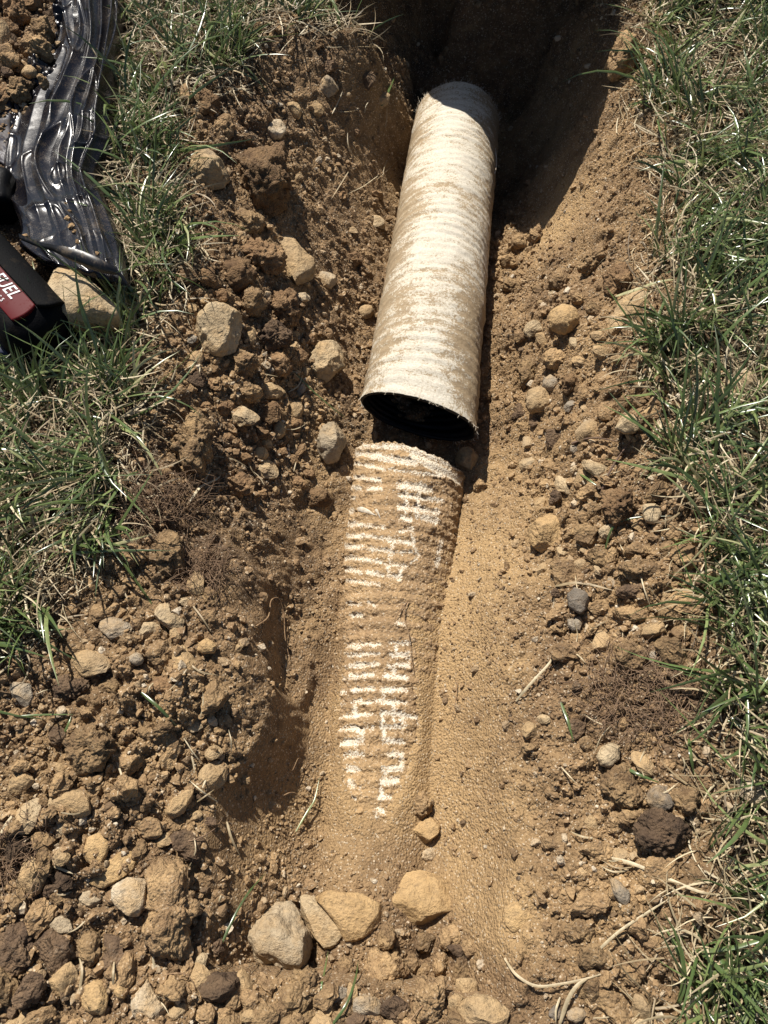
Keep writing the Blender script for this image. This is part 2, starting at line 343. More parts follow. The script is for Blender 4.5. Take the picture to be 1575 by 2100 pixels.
def bil(A, gx, gy, x, y):
    i = np.clip(np.searchsorted(gx, x) - 1, 0, len(gx) - 2); j = np.clip(np.searchsorted(gy, y) - 1, 0, len(gy) - 2)
    fx = np.clip((x - gx[i]) / (gx[i + 1] - gx[i]), 0, 1); fy = np.clip((y - gy[j]) / (gy[j + 1] - gy[j]), 0, 1)
    if A.ndim == 3: fx = fx[..., None]; fy = fy[..., None]
    return (A[j, i] * (1 - fx) + A[j, i + 1] * fx) * (1 - fy) + (A[j + 1, i] * (1 - fx) + A[j + 1, i + 1] * fx) * fy
def axis_vals(lo, hi, step, far):
    core = np.arange(lo, hi + 1e-9, step); out = [core]; e = []; s = step; v = hi
    while v < far: s *= 1.13; v += s; e.append(v)
    f = []; s = step; v = lo
    while v > -far: s *= 1.13; v -= s; f.append(v)
    return np.array(f[::-1] + list(core) + e)
STEP = .0016
gx = axis_vals(-.56, .56, STEP, 6); gy = axis_vals(-.17, 1.14, STEP, 8)
X, Y = np.meshgrid(gx, gy)
inx = (np.abs(X) < 1.6) & (Y > -1) & (Y < 2)
Bx = bil(BF, cx0, cy0, np.clip(X, -1.59, 1.59), np.clip(Y, -.99, 1.99))
fade = sstep(1.5, 1.1, np.abs(X)) * sstep(-.95, -.6, Y) * sstep(1.95, 1.5, Y)
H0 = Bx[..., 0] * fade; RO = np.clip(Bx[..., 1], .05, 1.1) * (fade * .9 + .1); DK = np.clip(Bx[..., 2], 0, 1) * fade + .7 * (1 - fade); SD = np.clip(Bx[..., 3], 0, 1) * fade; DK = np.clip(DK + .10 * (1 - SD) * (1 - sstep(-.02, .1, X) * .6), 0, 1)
# pipe bed: buried pipe axis
PA = UD(838, 958, .80); PB_ = U(778, 1650, PA[2] - .002); PR = .0600
axv = PB_ - PA; L_b = np.linalg.norm(axv[:2]); ax2 = axv[:2] / L_b; nrm2 = np.array([-ax2[1], ax2[0]])
sN = (X - PA[0]) * nrm2[0] + (Y - PA[1]) * nrm2[1]; sT = (X - PA[0]) * ax2[0] + (Y - PA[1]) * ax2[1]
nearp = sstep(.085, .05, np.abs(sN)) * sstep(-.03, .0, sT) * sstep(L_b + .09, L_b + .03, sT)
RO = RO * (1 - .75 * nearp)
R1 = np.clip(RO * 1.15 + .08, .20, 1.15)
# undercut lip of the left bank: a short steep drop along the trench
LIP = [U(x, y, -.03)[:2] for x, y in ((470,1105),(522,1150),(540,1215),(538,1300),(556,1390),(612,1470),(636,1530),(632,1600),(590,1650))]
dl = np.full(X.shape, 9.0); sg = np.zeros(X.shape); wl_ = np.zeros(X.shape); jx = .005 * fbm2(X, Y, 45, 3, .5, 81)
for i in range(len(LIP) - 1):
    ax_, ay_ = LIP[i]; bx_, by_ = LIP[i + 1]; ux, uy = bx_ - ax_, by_ - ay_; l2 = ux * ux + uy * uy
    h_ = np.clip(((X - ax_) * ux + (Y - ay_) * uy) / l2, 0, 1); ex_ = X + jx - ax_ - h_ * ux; ey_ = Y - ay_ - h_ * uy; d_ = np.hypot(ex_, ey_)
    side_ = np.sign(ux * ey_ - uy * ex_); m_ = d_ < dl; dl = np.where(m_, d_, dl); sg = np.where(m_, side_, sg); wl_ = np.where(m_, (i + h_) / (len(LIP) - 1), wl_)
wl_ = np.sin(np.pi * np.clip(wl_, 0, 1)) ** .5; sgd = -dl * sg      # negative on the bank side
bankd = sgd * (1 if sgd[np.argmin(np.abs(gy - LIP[3][1])), np.argmin(np.abs(gx - (LIP[3][0] - .05)))] < 0 else -1)
H0 = H0 + wl_ * (np.where(bankd < 0, .022 * np.exp(bankd / .035), -.016 * np.exp(-bankd / .03)) * sstep(0, .0035, np.abs(bankd)) )
_px, _py = PX(X, Y, H0); _g = inpoly(_px, _py, GLB) | inpoly(_px, _py, GRB); DK = np.where(_g, np.maximum(DK, .95), DK)  # humus under the lawn, darkened further to paint shade between the blades
Z = H0 + .010 * R1 * fbm2(X, Y, 14, 4, .5, 1) + .0045 * R1 * fbm2(X, Y, 60, 4, .55, 5)
mod = np.clip(.5 + .9 * fbm2(X, Y, 12, 3, .5, 21), 0, 1)
Z += R1 * (lumps(X, Y, .034, 11, .5, .62) * mod + lumps(X, Y, .017, 31, .65, .75) * (.35 + .65 * mod) + lumps(X, Y, .0088, 51, .8, .8))
Z += (.25 + .75 * R1) * lumps(X, Y, .0045, 71, .8, .5) * np.clip(.25 + R1, 0, 1)
Z += .0009 * fbm2(X, Y, 380, 2, .5, 9)
# scraped furrows on the smooth spade-cut faces
sc = SD * (1 - nearp); Z += (.25 + sc) * .0035 * fbm2(X, Y, 32, 3, .55, 46) * sstep(.8, .2, R1); Z += sc * .0050 * fbm2(X * .96 + Y * .28, (Y * .96 - X * .28) * .22, 90, 4, .55, 41)
# keep the bed under the exposed pipe out of sight of the crown
pz = PA[2] + np.sqrt(np.maximum(PR ** 2 - sN ** 2, 0))
inside = (np.abs(sN) < PR * .7) & (sT > 0.0) & (sT < L_b + .05)
cover = np.where(sT > L_b + .0, 1, 0)
aN = np.abs(sN); eE = np.where(sN > 0, .042 + .014 * sstep(.20, .06, sT), .054 - .008 * sstep(.25, .33, sT))
pe = PA[2] + np.sqrt(np.maximum(PR ** 2 - np.minimum(aN, eE) ** 2, 0)) - .0035 + .0015 * fbm2(X, Y, 70, 3, .5, 66)
ceil_ = pe + .50 * np.maximum(aN - eE, 0) + 9 * np.maximum(aN - eE, 0) ** 2 + np.where(sN < 0, 1.9 * sstep(L_b + .005, L_b - .06, sT), .2) * np.maximum(aN - .068 + .010 * fbm2(X, Y, 38, 4, .6, 93), 0) + .02 * sstep(L_b + .02, L_b + .09, sT) + .12 * sstep(.0, -.02, sT)
onb = (sT > -.02) & (sT < L_b + .12)
kq = .006; dq = np.clip(.5 + .5 * (ceil_ - Z) / kq, 0, 1); sm = ceil_ * (1 - dq) + Z * dq - kq * dq * (1 - dq) * .5
act = sstep(-.004, .004, Z - ceil_) * sstep(0, .012, aN - eE); grit = (lumps(X, Y, .0088, 151, .8, .8) + lumps(X, Y, .017, 131, .4, .45) + lumps(X, Y, .0045, 171, .8, .6)) * np.where(sN < 0, 1.5, .4)
ceil_ = ceil_ + grit * act
Z = np.where(onb, np.where(aN < eE, np.minimum(Z, ceil_), np.minimum(sm, Z)), Z)
def HT(x, y): return bil(Z, gx, gy, np.asarray(x, float), np.asarray(y, float))
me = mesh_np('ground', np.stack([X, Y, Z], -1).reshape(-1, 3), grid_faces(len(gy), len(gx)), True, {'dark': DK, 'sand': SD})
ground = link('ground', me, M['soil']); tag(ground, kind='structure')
def surf(px, py):
    """world point where the photo pixel meets the terrain"""
    z = -.05
    for _ in range(14):
        q = U(px, py, z); z = .5 * z + .5 * float(HT(q[0], q[1]))
    q = U(px, py, z); return q

# ------------------------------------------------------------------ pipes
def mat_sock(kind):
    m, t, pr = newmat('sock_' + kind); b = NB(t); p = b.pos()
    uv = b.n('ShaderNodeCombineXYZ'); b.l(b.attr('ang'), uv.inputs[0]); b.l(b.attr('len'), uv.inputs[1])
    soil, f = soil_color(b, p, None, None)
    soil = b.mix(.30 if kind == 'cut' else .12, soil, SAND)
    white = b.mix(b.ramp(b.noise(p, 500, 4, .7), [(.3, 0), (.7, 1)]), (.50, .445, .35), (.72, .665, .56))
    if kind == 'cut':
        mp = b.n('ShaderNodeMapping'); b.l(uv.outputs[0], mp.inputs[0]); mp.inputs['Scale'].default_value = (1, 4.2, 1)
        st = b.noise(mp.outputs[0], 170, 6, .8, .5); bl = b.noise(uv.outputs[0], 60, 6, .75); sp = b.noise(uv.outputs[0], 380, 5, .85)
        a = b.math('ADD', b.math('MULTIPLY', st, .45), b.math('MULTIPLY', bl, .55))
        a = b.math('ADD', a, b.math('MULTIPLY', b.math('SUBTRACT', sp, .5), 1.25))
        a = b.math('ADD', a, b.math('MULTIPLY', b.attr('dirt'), .40))
        msk = b.ramp(a, [(.475, 0), (.525, .9)])
        c = b.mix(b.ramp(a, [(.34, 0), (.54, .42)]), white, (.46, .37, .245))
        c = b.mix(msk, c, b.mix(.6, soil, (.31, .235, .14)))
        b.l(c, pr.inputs['Base Color'])
        h = b.math('ADD', b.math('MULTIPLY', a, .9), b.math('MULTIPLY', st, .6))
        b.l(b.bump(h, .0016, .8), pr.inputs['Normal'])
    else:
        g = b.noise(p, 620, 5, .85); gs = b.n('ShaderNodeSeparateColor'); b.l(b.vor(p, 1000, 'Color'), gs.inputs[0])
        q = b.math('ADD', b.attr('white'), b.math('ADD', b.math('MULTIPLY', b.math('SUBTRACT', g, .5), 2.2), b.math('MULTIPLY', b.math('SUBTRACT', gs.outputs[0], .5), .7)))
        q = b.math('ADD', q, b.math('MULTIPLY', b.math('SUBTRACT', b.noise(p, 150, 4, .7), .5), .9))
        c = b.mix(b.ramp(q, [(.46, 0), (.64, 1)]), soil, b.mix(.22, white, (.60, .50, .34)))
        c = b.mix(b.ramp(b.noise(p, 200, 4, .7), [(.45, 0), (.7, .35)]), c, SAND)
        b.l(c, pr.inputs['Base Color'])
        b.l(soil_bump(b, p, .55), pr.inputs['Normal'])
    pr.inputs['Roughness'].default_value = .85; pr.inputs['Specular IOR Level'].default_value = .25
    return m
M['inner'] = mat_plain('black_plastic_pipe', (.006, .006, .007), .45, .25, 500, (.05, .035, .022), .68, .8, .4)
M['cutsock'] = mat_sock('cut'); M['burysock'] = mat_sock('buried')
M['thread'] = mat_plain('white_thread', (.62, .56, .46), .9, .1, 200, (.35, .25, .14), .45, .6, .6)

def sweep(P0, P1, nseg, nang, radfun):
    """radfun(t[0..1 array nseg x nang], ang) -> (rx, rz, shift along axis)"""
    axis = P1 - P0; L = np.linalg.norm(axis); a = axis / L
    side = np.cross(a, [0, 0, 1]); side /= np.linalg.norm(side); up = np.cross(side, a)
    t = np.linspace(0, 1, nseg)[:, None] * np.ones(nang)[None]; th = np.ones(nseg)[:, None] * np.linspace(0, 2 * np.pi, nang, endpoint=False)[None]
    rx, rz, sh = radfun(t, th, L)
    V = P0 + (t * L + sh)[..., None] * a + (rx * np.cos(th))[..., None] * side + (rz * np.sin(th))[..., None] * up
    return V, t * L, th, grid_faces(nseg, nang, True), (a, side, up, L)

# the cut length of pipe: near mouth squashed oval, far end resting down in the deep hole
CN = UD(857, 856, .765); CF = UD(936, 256, 1.04)
RC = .0600
def prof_cut(t, th, L):
    near = np.exp(-(t * L) / .06)
    r = RC * np.ones_like(t)
    rib = np.sin(2 * np.pi * t * L / .0124)
    amp = .00028 + .00012 * np.sin(t * 17)
    r = r + amp * rib + .0010 * fbm2(t * L * 1.0, th * .06, 40, 3, .5, 3) + .0004 * fbm2(t * L, th * .06, 230, 3, .6, 5)
    r = r + .0011 * np.clip(fbm2(t * L, th * .06 * .22 + t * L * .1, 75, 3, .6, 44), -1, 1) + .0016 * np.exp(-((t * L - .05 - .012 * np.cos(th)) / .005) ** 2) * .5 + .0018 * np.exp(-((t * L - .155) / .012) ** 2) * np.clip(np.cos(th), 0, 1)   # sock bunched up at the side
    rx = r * (1 + .035 * near); rz = r * (1 - .30 * near)
    sh = near ** 2 * (-.013 * np.cos(th) * 1 - .009 * np.sin(th) * 1.0)
    sh = sh + np.exp(-(t * L) / .006) * .0010 * fbm2(th * 3, t * 0, 2, 3, .6, 2)
    return rx, rz, sh
V, LL, TH, Q, fr = sweep(CN, CF, 640, 300, prof_cut)
grv = .5 - .5 * np.sin(2 * np.pi * LL / .0124)
zone = fbm2(LL, TH * .06, 14, 3, .5, 8) + .5 * fbm2(LL * 2.2, TH * .06, 60, 3, .6, 18)
dirt = .16 * grv + .7 * zone + .5 * np.abs(np.cos(TH)) ** 3 - .13 - .5 * np.exp(-((np.sin(TH) - 1) / .1) ** 2) * .4 - .12 * sstep(.25, .6, LL / fr[3])
root = link('cut_drain_pipe', None); root.location = (CN + CF) / 2
tag(root, 'dirty white sock-covered drain pipe length lying loose in the trench with its black mouth open', 'pipe')
def child_np(name, V, Q, mat, parent, attrs=None, smooth=True):
    me = mesh_np(name, np.asarray(V).reshape(-1, 3) - np.array(parent.location), Q, smooth, attrs)
    return link(name, me, mat, parent)
child_np('fabric_sock', V, Q, M['cutsock'], root, {'ang': TH * .06, 'len': LL, 'dirt': dirt})
def prof_in(t, th, L):
    rx, rz, sh = prof_cut(t, th, L)
    k = 1 - (.0026 / RC) * np.where(t < .003, .25, 1) ; rib = .0010 * np.sin(2 * np.pi * t * L / .0124)
    return rx * k - .0006 + rib - .0012 * (t > .004), rz * k - .0006 + rib - .0012 * (t > .004), sh + np.where(t < .0035, -.0006, .0)
Vi, _, _, Qi, _ = sweep(CN, CF, 500, 120, prof_in)
child_np('inner_tube', Vi, Qi[:, ::-1], M['inner'], root)
# rim ring joining sock to tube at both ends
def ring(Va, Vb, row):
    A = Va[row]; B = Vb[row]
    if len(A) != len(B): A = A[:: len(A) // len(B)][:len(B)]
    n = len(B); q = grid_faces(2, n, True)
    return np.concatenate([A, B]), q
nI = 120
th1 = np.linspace(0, 2 * np.pi, 240, endpoint=False)
def end_ring(P0, P1, prof, tt, flip, k_in=.0036, out=0):
    axis = P1 - P0; L = np.linalg.norm(axis); a = axis / L; side = np.cross(a, [0, 0, 1]); side /= np.linalg.norm(side); up = np.cross(side, a)
    t = np.full((1, 240), tt); rx, rz, sh = prof(t, th1[None], L); rows = []
    for k, dl in ((.0, 0), (.0008, -.0007 * flip), (.0020, -.0009 * flip), (.0032, -.0005 * flip), (k_in, .0014 * flip)):
        jit = .00035 * fbm2(th1 * 30, th1 * 0 + k * 900, 1, 2, .5, 3)
        rows.append(P0 + (tt * L + sh + dl + jit)[0][:, None] * a + ((rx - k) * np.cos(th1))[0][:, None] * side + ((rz - k) * np.sin(th1))[0][:, None] * up)
    return np.array(rows), grid_faces(5, 240, True)
Vr, Qr = end_ring(CN, CF, prof_cut, 0, 1)
child_np('cut_rim', Vr, Qr, M['inner'], root)
Vr, Qr = end_ring(CN, CF, prof_cut, 1, -1)
child_np('cut_rim', Vr, Qr, M['inner'], root)
# frayed threads at the two ends and the loose strand on the right side
fr_parts = []
a, side, up, L = fr
for q in range(170):
    far = q < 110
    th = random.uniform(.1, 3.0) if far else random.uniform(0, 6.28)
    base_t = L if far else 0.0
    if far: base = CF + RC * (math.cos(th) * side + math.sin(th) * up); o = a
    else:
        rx, rz, sh = prof_cut(np.array([[0.0]]), np.array([[th]]), L); base = CN + sh[0, 0] * a + rx[0, 0] * math.cos(th) * side + rz[0, 0] * math.sin(th) * up; o = -a
    rad = math.cos(th) * side + math.sin(th) * up
    ln = random.uniform(.002, .006); d = o * random.uniform(.5, 1) + rad * random.uniform(-.2, .7) + side * random.uniform(-.5, .5)
    pts = spline([base - o * .002, base + d * ln * .5, base + d * ln + np.array([random.uniform(-1, 1), random.uniform(-1, 1), random.uniform(-1, 1)]) * ln * .5], 4)
    fr_parts.append(tube(pts, .00018, 3))
link('frayed_threads', cat_mesh('frayed_threads', [(v - np.array(root.location), q) for v, q in fr_parts]), M['thread'], root)
pts = spline([UD(1003, 265, 1.01), UD(1014, 300, .985), UD(1018, 335, .97), UD(1012, 362, .955), UD(1001, 382, .94)], 24)
v_, q_ = tube(pts, np.linspace(.0012, .0006, 24), 6); child_np('loose_thread', v_, q_, M['thread'], root)

# buried pipe with soil on it
STR = [(735,914,860,920,9),(862,924,938,962,9),(728,920,726,940,5),(725,930,758,930,8),(765,935,850,950,14),(850,930,900,965,20),(880,945,938,985,14),(720,948,788,962,6),(798,963,908,977,5),(722,977,782,985,6),(718,1000,738,1000,7),(755,1003,782,1003,5),(718,1022,728,1022,5),
(710,1047,723,1048,8),(702,1072,725,1073,9),(732,1075,788,1082,6),(697,1097,742,1100,8),(752,1100,845,1113,6),(692,1118,742,1123,8),(758,1125,802,1130,7),(685,1142,728,1145,8),(738,1147,782,1153,7),(682,1163,698,1165,6),(707,1167,742,1173,8),(755,1173,785,1180,7),
(707,1190,732,1192,5),(738,1193,778,1200,6),(820,996,880,1003,14),(820,1015,905,1027,8),(818,1042,895,1050,10),(825,1062,840,1066,10),(868,1062,893,1068,12),(835,990,832,1050,6),(860,990,855,1060,6),(788,1110,845,1115,5),(845,1085,848,1112,4),(820,1090,845,1088,4),
(805,1112,795,1180,6),(803,1135,842,1133,5),(845,1112,857,1140,4),(857,1140,845,1155,4),(790,1157,830,1160,6),(825,1160,818,1190,6),(800,1180,815,1185,8),(905,1110,895,1160,7),(683,1240,692,1243,6),(715,1237,738,1239,3),(757,1237,768,1244,5),(685,1262,695,1263,6),(722,1262,742,1263,7),(815,1278,828,1280,5),
(695,1322,780,1322,4),(712,1323,738,1328,8),(800,1320,838,1318,6),(685,1345,778,1342,6),(803,1343,835,1343,10),(812,1320,812,1343,7),(838,1340,838,1365,6),(720,1367,775,1362,8),(683,1370,712,1369,4),(800,1366,838,1365,9),(807,1366,807,1388,8),(720,1388,765,1385,9),(685,1392,708,1392,4),(790,1388,832,1390,9),
(722,1415,765,1413,7),(685,1420,706,1419,4),(786,1415,828,1415,10),(787,1415,787,1440,8),(788,1440,828,1440,9),(680,1446,705,1445,5),(725,1443,740,1435,6),(729,1440,729,1468,9),(742,1441,780,1438,5),(808,1440,808,1462,7),(785,1463,828,1463,8),(783,1465,783,1490,8),(826,1465,826,1490,8),(807,1465,807,1490,6),(783,1490,826,1490,9),
(830,1468,855,1470,6),(858,1470,863,1495,7),(860,1500,852,1525,4),(685,1471,712,1470,6),(712,1471,765,1464,6),(675,1496,722,1495,6),(722,1493,742,1500,14),(752,1494,765,1493,5),(743,1500,743,1518,5),(787,1493,787,1520,7),(788,1518,826,1522,10),(682,1527,705,1526,7),(714,1523,740,1520,16),(732,1528,730,1545,5),
(680,1553,705,1553,6),(718,1547,740,1547,12),(798,1546,822,1547,9),(822,1548,822,1572,7),(690,1581,710,1581,5),(716,1577,732,1577,12),(786,1577,820,1575,11),(790,1580,790,1600,7),(692,1608,705,1608,4),(718,1603,726,1612,12),(785,1604,812,1600,13),(740,1613,740,1620,4),(782,1613,784,1630,5),(780,1635,808,1635,11),(714,1637,725,1640,13),
(854,1545,852,1575,5),(848,1578,848,1580,8),(850,1600,850,1605,8),(779,1663,808,1665,12),(772,1668,768,1715,6),(712,1663,725,1664,8),(785,1695,812,1690,10),(768,1720,792,1723,8)]
PE = np.array([PA[0], PA[1], PA[2]]); PF = np.array([*(PA[:2] + ax2 * (L_b + .13)), PA[2] - .012])
def prof_b(t, th, L):
    l = t * L
    r = PR + .0007 * np.sin(2 * np.pi * l / .0125) * np.clip(np.sin(th) + .3, 0, 1)
    r = r + .0012 * fbm2(l, th * .06, 30, 3, .5, 13)
    dent = np.exp(-((l - .055) / .02) ** 2 - ((th - 2.1) / .3) ** 2) * .004 + np.exp(-((l - .02) / .02) ** 2 - ((th - .9) / .35) ** 2) * .004
    near = np.exp(-l / .04)
    return (r - dent) * (1 + .02 * near), (r - dent) * (1 - .10 * near), near ** 2 * (-.012 * np.cos(th) + .004 * np.sin(th)) + np.exp(-l / .008) * .005 * fbm2(th * 4, t * 0, 1.6, 4, .65, 19)
Vb, LLb, THb, Qb, frb = sweep(PE, PF, 620, 420, prof_b)
ppx, ppy = PX(Vb[..., 0], Vb[..., 1], Vb[..., 2])
wob = 3.0 * fbm2(ppx, ppy, .09, 3, .6, 3); wob2 = 3.0 * fbm2(ppx, ppy, .09, 3, .6, 37)
Wm = np.zeros_like(ppx)
for (x0, y0, x1, y1, tk) in STR:
    dx, dy = x1 - x0, y1 - y0; l2 = dx * dx + dy * dy + 1e-6
    h = np.clip(((ppx + wob - x0) * dx + (ppy + wob2 - y0) * dy) / l2, 0, 1)
    d = np.hypot(ppx + wob - x0 - h * dx, ppy + wob2 - y0 - h * dy)
    Wm = np.maximum(Wm, sstep(tk * .5 + 6.0, tk * .5 - 3.6, d))
upv = np.sin(THb) > 0
Wm = np.where(upv, Wm, 0) * (.80 + .25 * fbm2(ppx, ppy, .05, 3, .6, 71))
dc = (1 - sstep(.3, .7, Wm)) * np.clip(np.sin(THb) * 2, 0, 1)
gran = lumps(ppx * .0005, ppy * .0005, .0034, 5, .8, .7) + .5 * lumps(ppx * .0005, ppy * .0005, .0070, 9, .4, .6) + .0003 + .0014 * fbm2(ppx * .0005, ppy * .0005, 90, 3, .5, 6)
a_, sd_, up_, _L = frb
rad = np.cos(THb)[..., None] * sd_ + np.sin(THb)[..., None] * up_
Vb = Vb + rad * (dc * gran)[..., None]
root2 = link('buried_drain_pipe', None); root2.location = PE
tag(root2, 'half-buried drain pipe whose white sock shows in broken stripes through caked soil', 'pipe')
child_np('fabric_sock', Vb, Qb, M['burysock'], root2, {'ang': THb * .06, 'len': LLb, 'white': Wm})
def prof_bi(t, th, L):
    rx, rz, sh = prof_b(t, th, L); return rx - .0035, rz - .0035, sh
Vi, _, _, Qi, _ = sweep(PE, PF, 200, 120, prof_bi)
child_np('inner_tube', Vi, Qi[:, ::-1], M['inner'], root2)
Vr, Qr = end_ring(PE, PF, prof_b, 0, 1)
child_np('cut_rim', Vr, Qr, M['burysock'], root2)
# torn flap of the sock
fl = []
for (p0, p1, p2, wd) in (((727,1046),(745,1052),(772,1058),7),((768,1046),(776,1056),(782,1066),6),((738,1097),(745,1099),(752,1101),4)):
    pts = [];
    for (x_, y_) in (p0, p1, p2):
        k = np.argmin((ppx - x_) ** 2 + (ppy - y_) ** 2 + np.where(upv, 0, 1e6)); pts.append(Vb.reshape(-1, 3)[k])
    pts = spline(pts, 10); s = np.sin(np.linspace(0, np.pi, 10))
    A = pts + np.array([0, 0, .0006]); B = pts + s[:, None] * np.array([.0, .0028, .0045]) * wd / 7; C = B + s[:, None] * np.array([.0, .0018, -.001]) * wd / 7
    fl.append((np.stack([A, B, C], 1).reshape(-1, 3), grid_faces(10, 3)))
link('torn_flap', cat_mesh('torn_flap', [(v - PE, q) for v, q in fl]), M['thread'], root2)

# ------------------------------------------------------------------ added turf out of view, edge shaped to cast the deep hole's shade
LV = np.array(ldir)
def back(P, z): t = (z - P[2]) / LV[2]; return P + LV * t
vpx, vpy = PX(V[..., 0], V[..., 1], V[..., 2]); upm = np.where(np.sin(TH) > .1, 0, 1e6)
EDZ = .105; ed = []
ed += [back(surf(x_, y_), EDZ) for (x_, y_) in ((858,50),(862,110))]
for (x_, y_) in ((868,165),(882,200),(912,217),(942,225),(972,245),(998,277)):
    k = np.argmin((vpx - x_) ** 2 + (vpy - y_) ** 2 + upm); ed.append(back(V.reshape(-1, 3)[k], EDZ))
for (x_, y_) in ((1092,495),(1112,470),(1140,430),(1175,370),(1215,290),(1245,195),(1262,120),(1262,60)): ed.append(back(surf(x_, y_), EDZ))
ed = [ed[0] + np.array([-.012, .06, 0])] + ed + [ed[-1] + np.array([.015, .06, 0])]
print('turf edge', [tuple(np.round(PX(*e), 0)) + tuple(np.round(e, 3)) for e in ed])
ne = 160; E = np.empty((ne, 3)); tt = np.linspace(0, len(ed) - 1, ne)
for c in range(3): E[:, c] = np.interp(tt, range(len(ed)), [e[c] for e in ed])
for _ in range(3): E[1:-1] = (E[:-2] + 2 * E[1:-1] + E[2:]) / 4
nb = 60; sb = np.linspace(0, 1, nb)[:, None]
BX = np.linspace(E[0, 0] - .02, .36, ne); TX = E[None, :, 0] * (1 - sb) + BX[None] * sb; TY = E[None, :, 1] * (1 - sb) + 1.24 * sb
TZ = (EDZ + .004) * (1 - sb ** 1.3) + .004 * sb + .004 * fbm2(TX, TY, 50, 4, .6, 8)
thk = .030 * np.sqrt(np.clip(sb * 12, 0, 1)) + .001 + .012 * lumps(TX, TY, .02, 4, .8, .5) * 40 * sb.clip(0, .05)
Ts = np.stack([TX, TY, TZ], -1); Us = np.stack([TX, TY, TZ - thk], -1)
TV = np.concatenate([Us[::-1], Ts]).reshape(-1, 3); tc = TV.mean(0)
o = link('shade_turf_flap', mesh_np('shade_turf_flap', TV - tc, grid_faces(2 * nb, ne), True, {'dark': np.full(len(TV), .9), 'sand': np.zeros(len(TV))}), M['soil'], None, tc)
tag(o, 'unseen turf flap added and shaped to cast the shade in the deep hole', 'turf')

# ------------------------------------------------------------------ rocks and clods
def radial(poly, th):
    c = np.array(poly); P = []
    for i in range(len(c)):
        a, b = c[i], c[(i + 1) % len(c)]
        for f in np.linspace(0, 1, 12, endpoint=False): P.append(a + (b - a) * f)
    P = np.array(P); an = np.arctan2(P[:, 1], P[:, 0]); r = np.hypot(P[:, 0], P[:, 1]); o = np.argsort(an); an = an[o]; r = r[o]
    return np.interp(th, np.r_[an[-1] - 2 * np.pi, an, an[0] + 2 * np.pi], np.r_[r[-1], r, r[0]])
def rock_verts(poly, hgt, style, sub, seed):
    """poly: outline in metres about the centre; hgt: full height. style: 'rock','slab','round','clod'"""
    rs = np.random.default_rng(seed); V, Fc = ico(sub)
    th = np.arctan2(V[:, 1], V[:, 0]); cp = np.sqrt(np.maximum(1 - V[:, 2] ** 2, 0)); sp = V[:, 2]
    r = radial(poly, th); size = r.mean()
    p, q = {'rock': (.62, .85), 'slab': (.45, .7), 'round': (.95, .95), 'clod': (.75, .9)}[style]
    P = np.c_[np.cos(th) * r * cp ** p, np.sin(th) * r * cp ** p, hgt / 2 * np.sign(sp) * np.abs(sp) ** q]
    nf, cut = {'rock': (14, .68), 'slab': (9, .82), 'round': (5, .90), 'clod': (12, .74)}[style]
    for _ in range(nf):
        n = rs.normal(size=3); n[2] = abs(n[2]) * .9 + .15; n /= np.linalg.norm(n)
        s = P @ n; lim = np.percentile(s, 99.5) * rs.uniform(cut, cut + .12); ex = np.maximum(s - lim, 0); P = P - ex[:, None] * n * .975
    # broken faces must not eat into the outline: stretch every bearing back out to it
    tb = np.arctan2(P[:, 1], P[:, 0]); rb = np.hypot(P[:, 0], P[:, 1]); nbn = 24; bi = np.floor((tb + np.pi) / (2 * np.pi) * nbn).astype(int) % nbn
    mx = np.array([rb[bi == k].max() if (bi == k).any() else 0 for k in range(nbn)]); cen = (np.arange(nbn) + .5) / nbn * 2 * np.pi - np.pi
    fk = np.clip(radial(poly, cen) / np.maximum(mx, 1e-9), 1, 1.9); fk = (np.roll(fk, 1) + 2 * fk + np.roll(fk, -1)) / 4
    sc_ = np.interp(tb, np.r_[cen[-1] - 2 * np.pi, cen, cen[0] + 2 * np.pi], np.r_[fk[-1], fk, fk[0]]); P[:, :2] *= sc_[:, None] * (1.07 if style in ('rock', 'slab') else 1.0)
    off = rs.uniform(0, 50, 3); dirn = P / (np.linalg.norm(P, axis=1)[:, None] + 1e-9)
    ra = {'rock': .085, 'slab': .05, 'round': .05, 'clod': .25}[style]
    n1 = fbm3(P / size + off, 1.6, 3); n2 = 1 - np.abs(fbm3(P / size + off + 9, 3.2, 4, .6)) * 2.2; n3 = fbm3(P / size + off, 9, 3, .6)
    amp = ra * n1 * 1.6 + (ra * .8 * (n2 - .6) + ra * .6 * n3)
    P = P + dirn * (amp * min(size, hgt * .8))[:, None]
    return P, Fc
NROCK = 0
def put_rock(name, label, cat, mat, poly_px, hk, style, z_sink=.3, tilt=(0, 0), group=None, sub=4):
    global NROCK; NROCK += 1
    c = np.array(poly_px, float).mean(0); s0 = surf(c[0], c[1])
    W = np.array([U(x, y, s0[2] + .004)[:2] for x, y in poly_px]); ctr = W.mean(0); loc = W - ctr
    size = np.hypot(loc[:, 0], loc[:, 1]).mean(); h = 2 * size * hk
    # lift of the centre moves the outline in the photo: re-trace on the plane of the widest section
    zc = s0[2] + h * (.5 - z_sink)
    W = np.array([U(x, y, zc)[:2] for x, y in poly_px]); ctr = W.mean(0); loc = W - ctr
    P, Fc = rock_verts(loc, h, style, sub, 100 + NROCK)
    R3 = np.array(Euler((R(tilt[0]), R(tilt[1]), 0)).to_matrix()); P = P @ R3.T
    me = mesh_np(name, P, Fc, True); o = link(name, me, M[mat], None, (ctr[0], ctr[1], zc)); tag(o, label, cat, group)
    return o
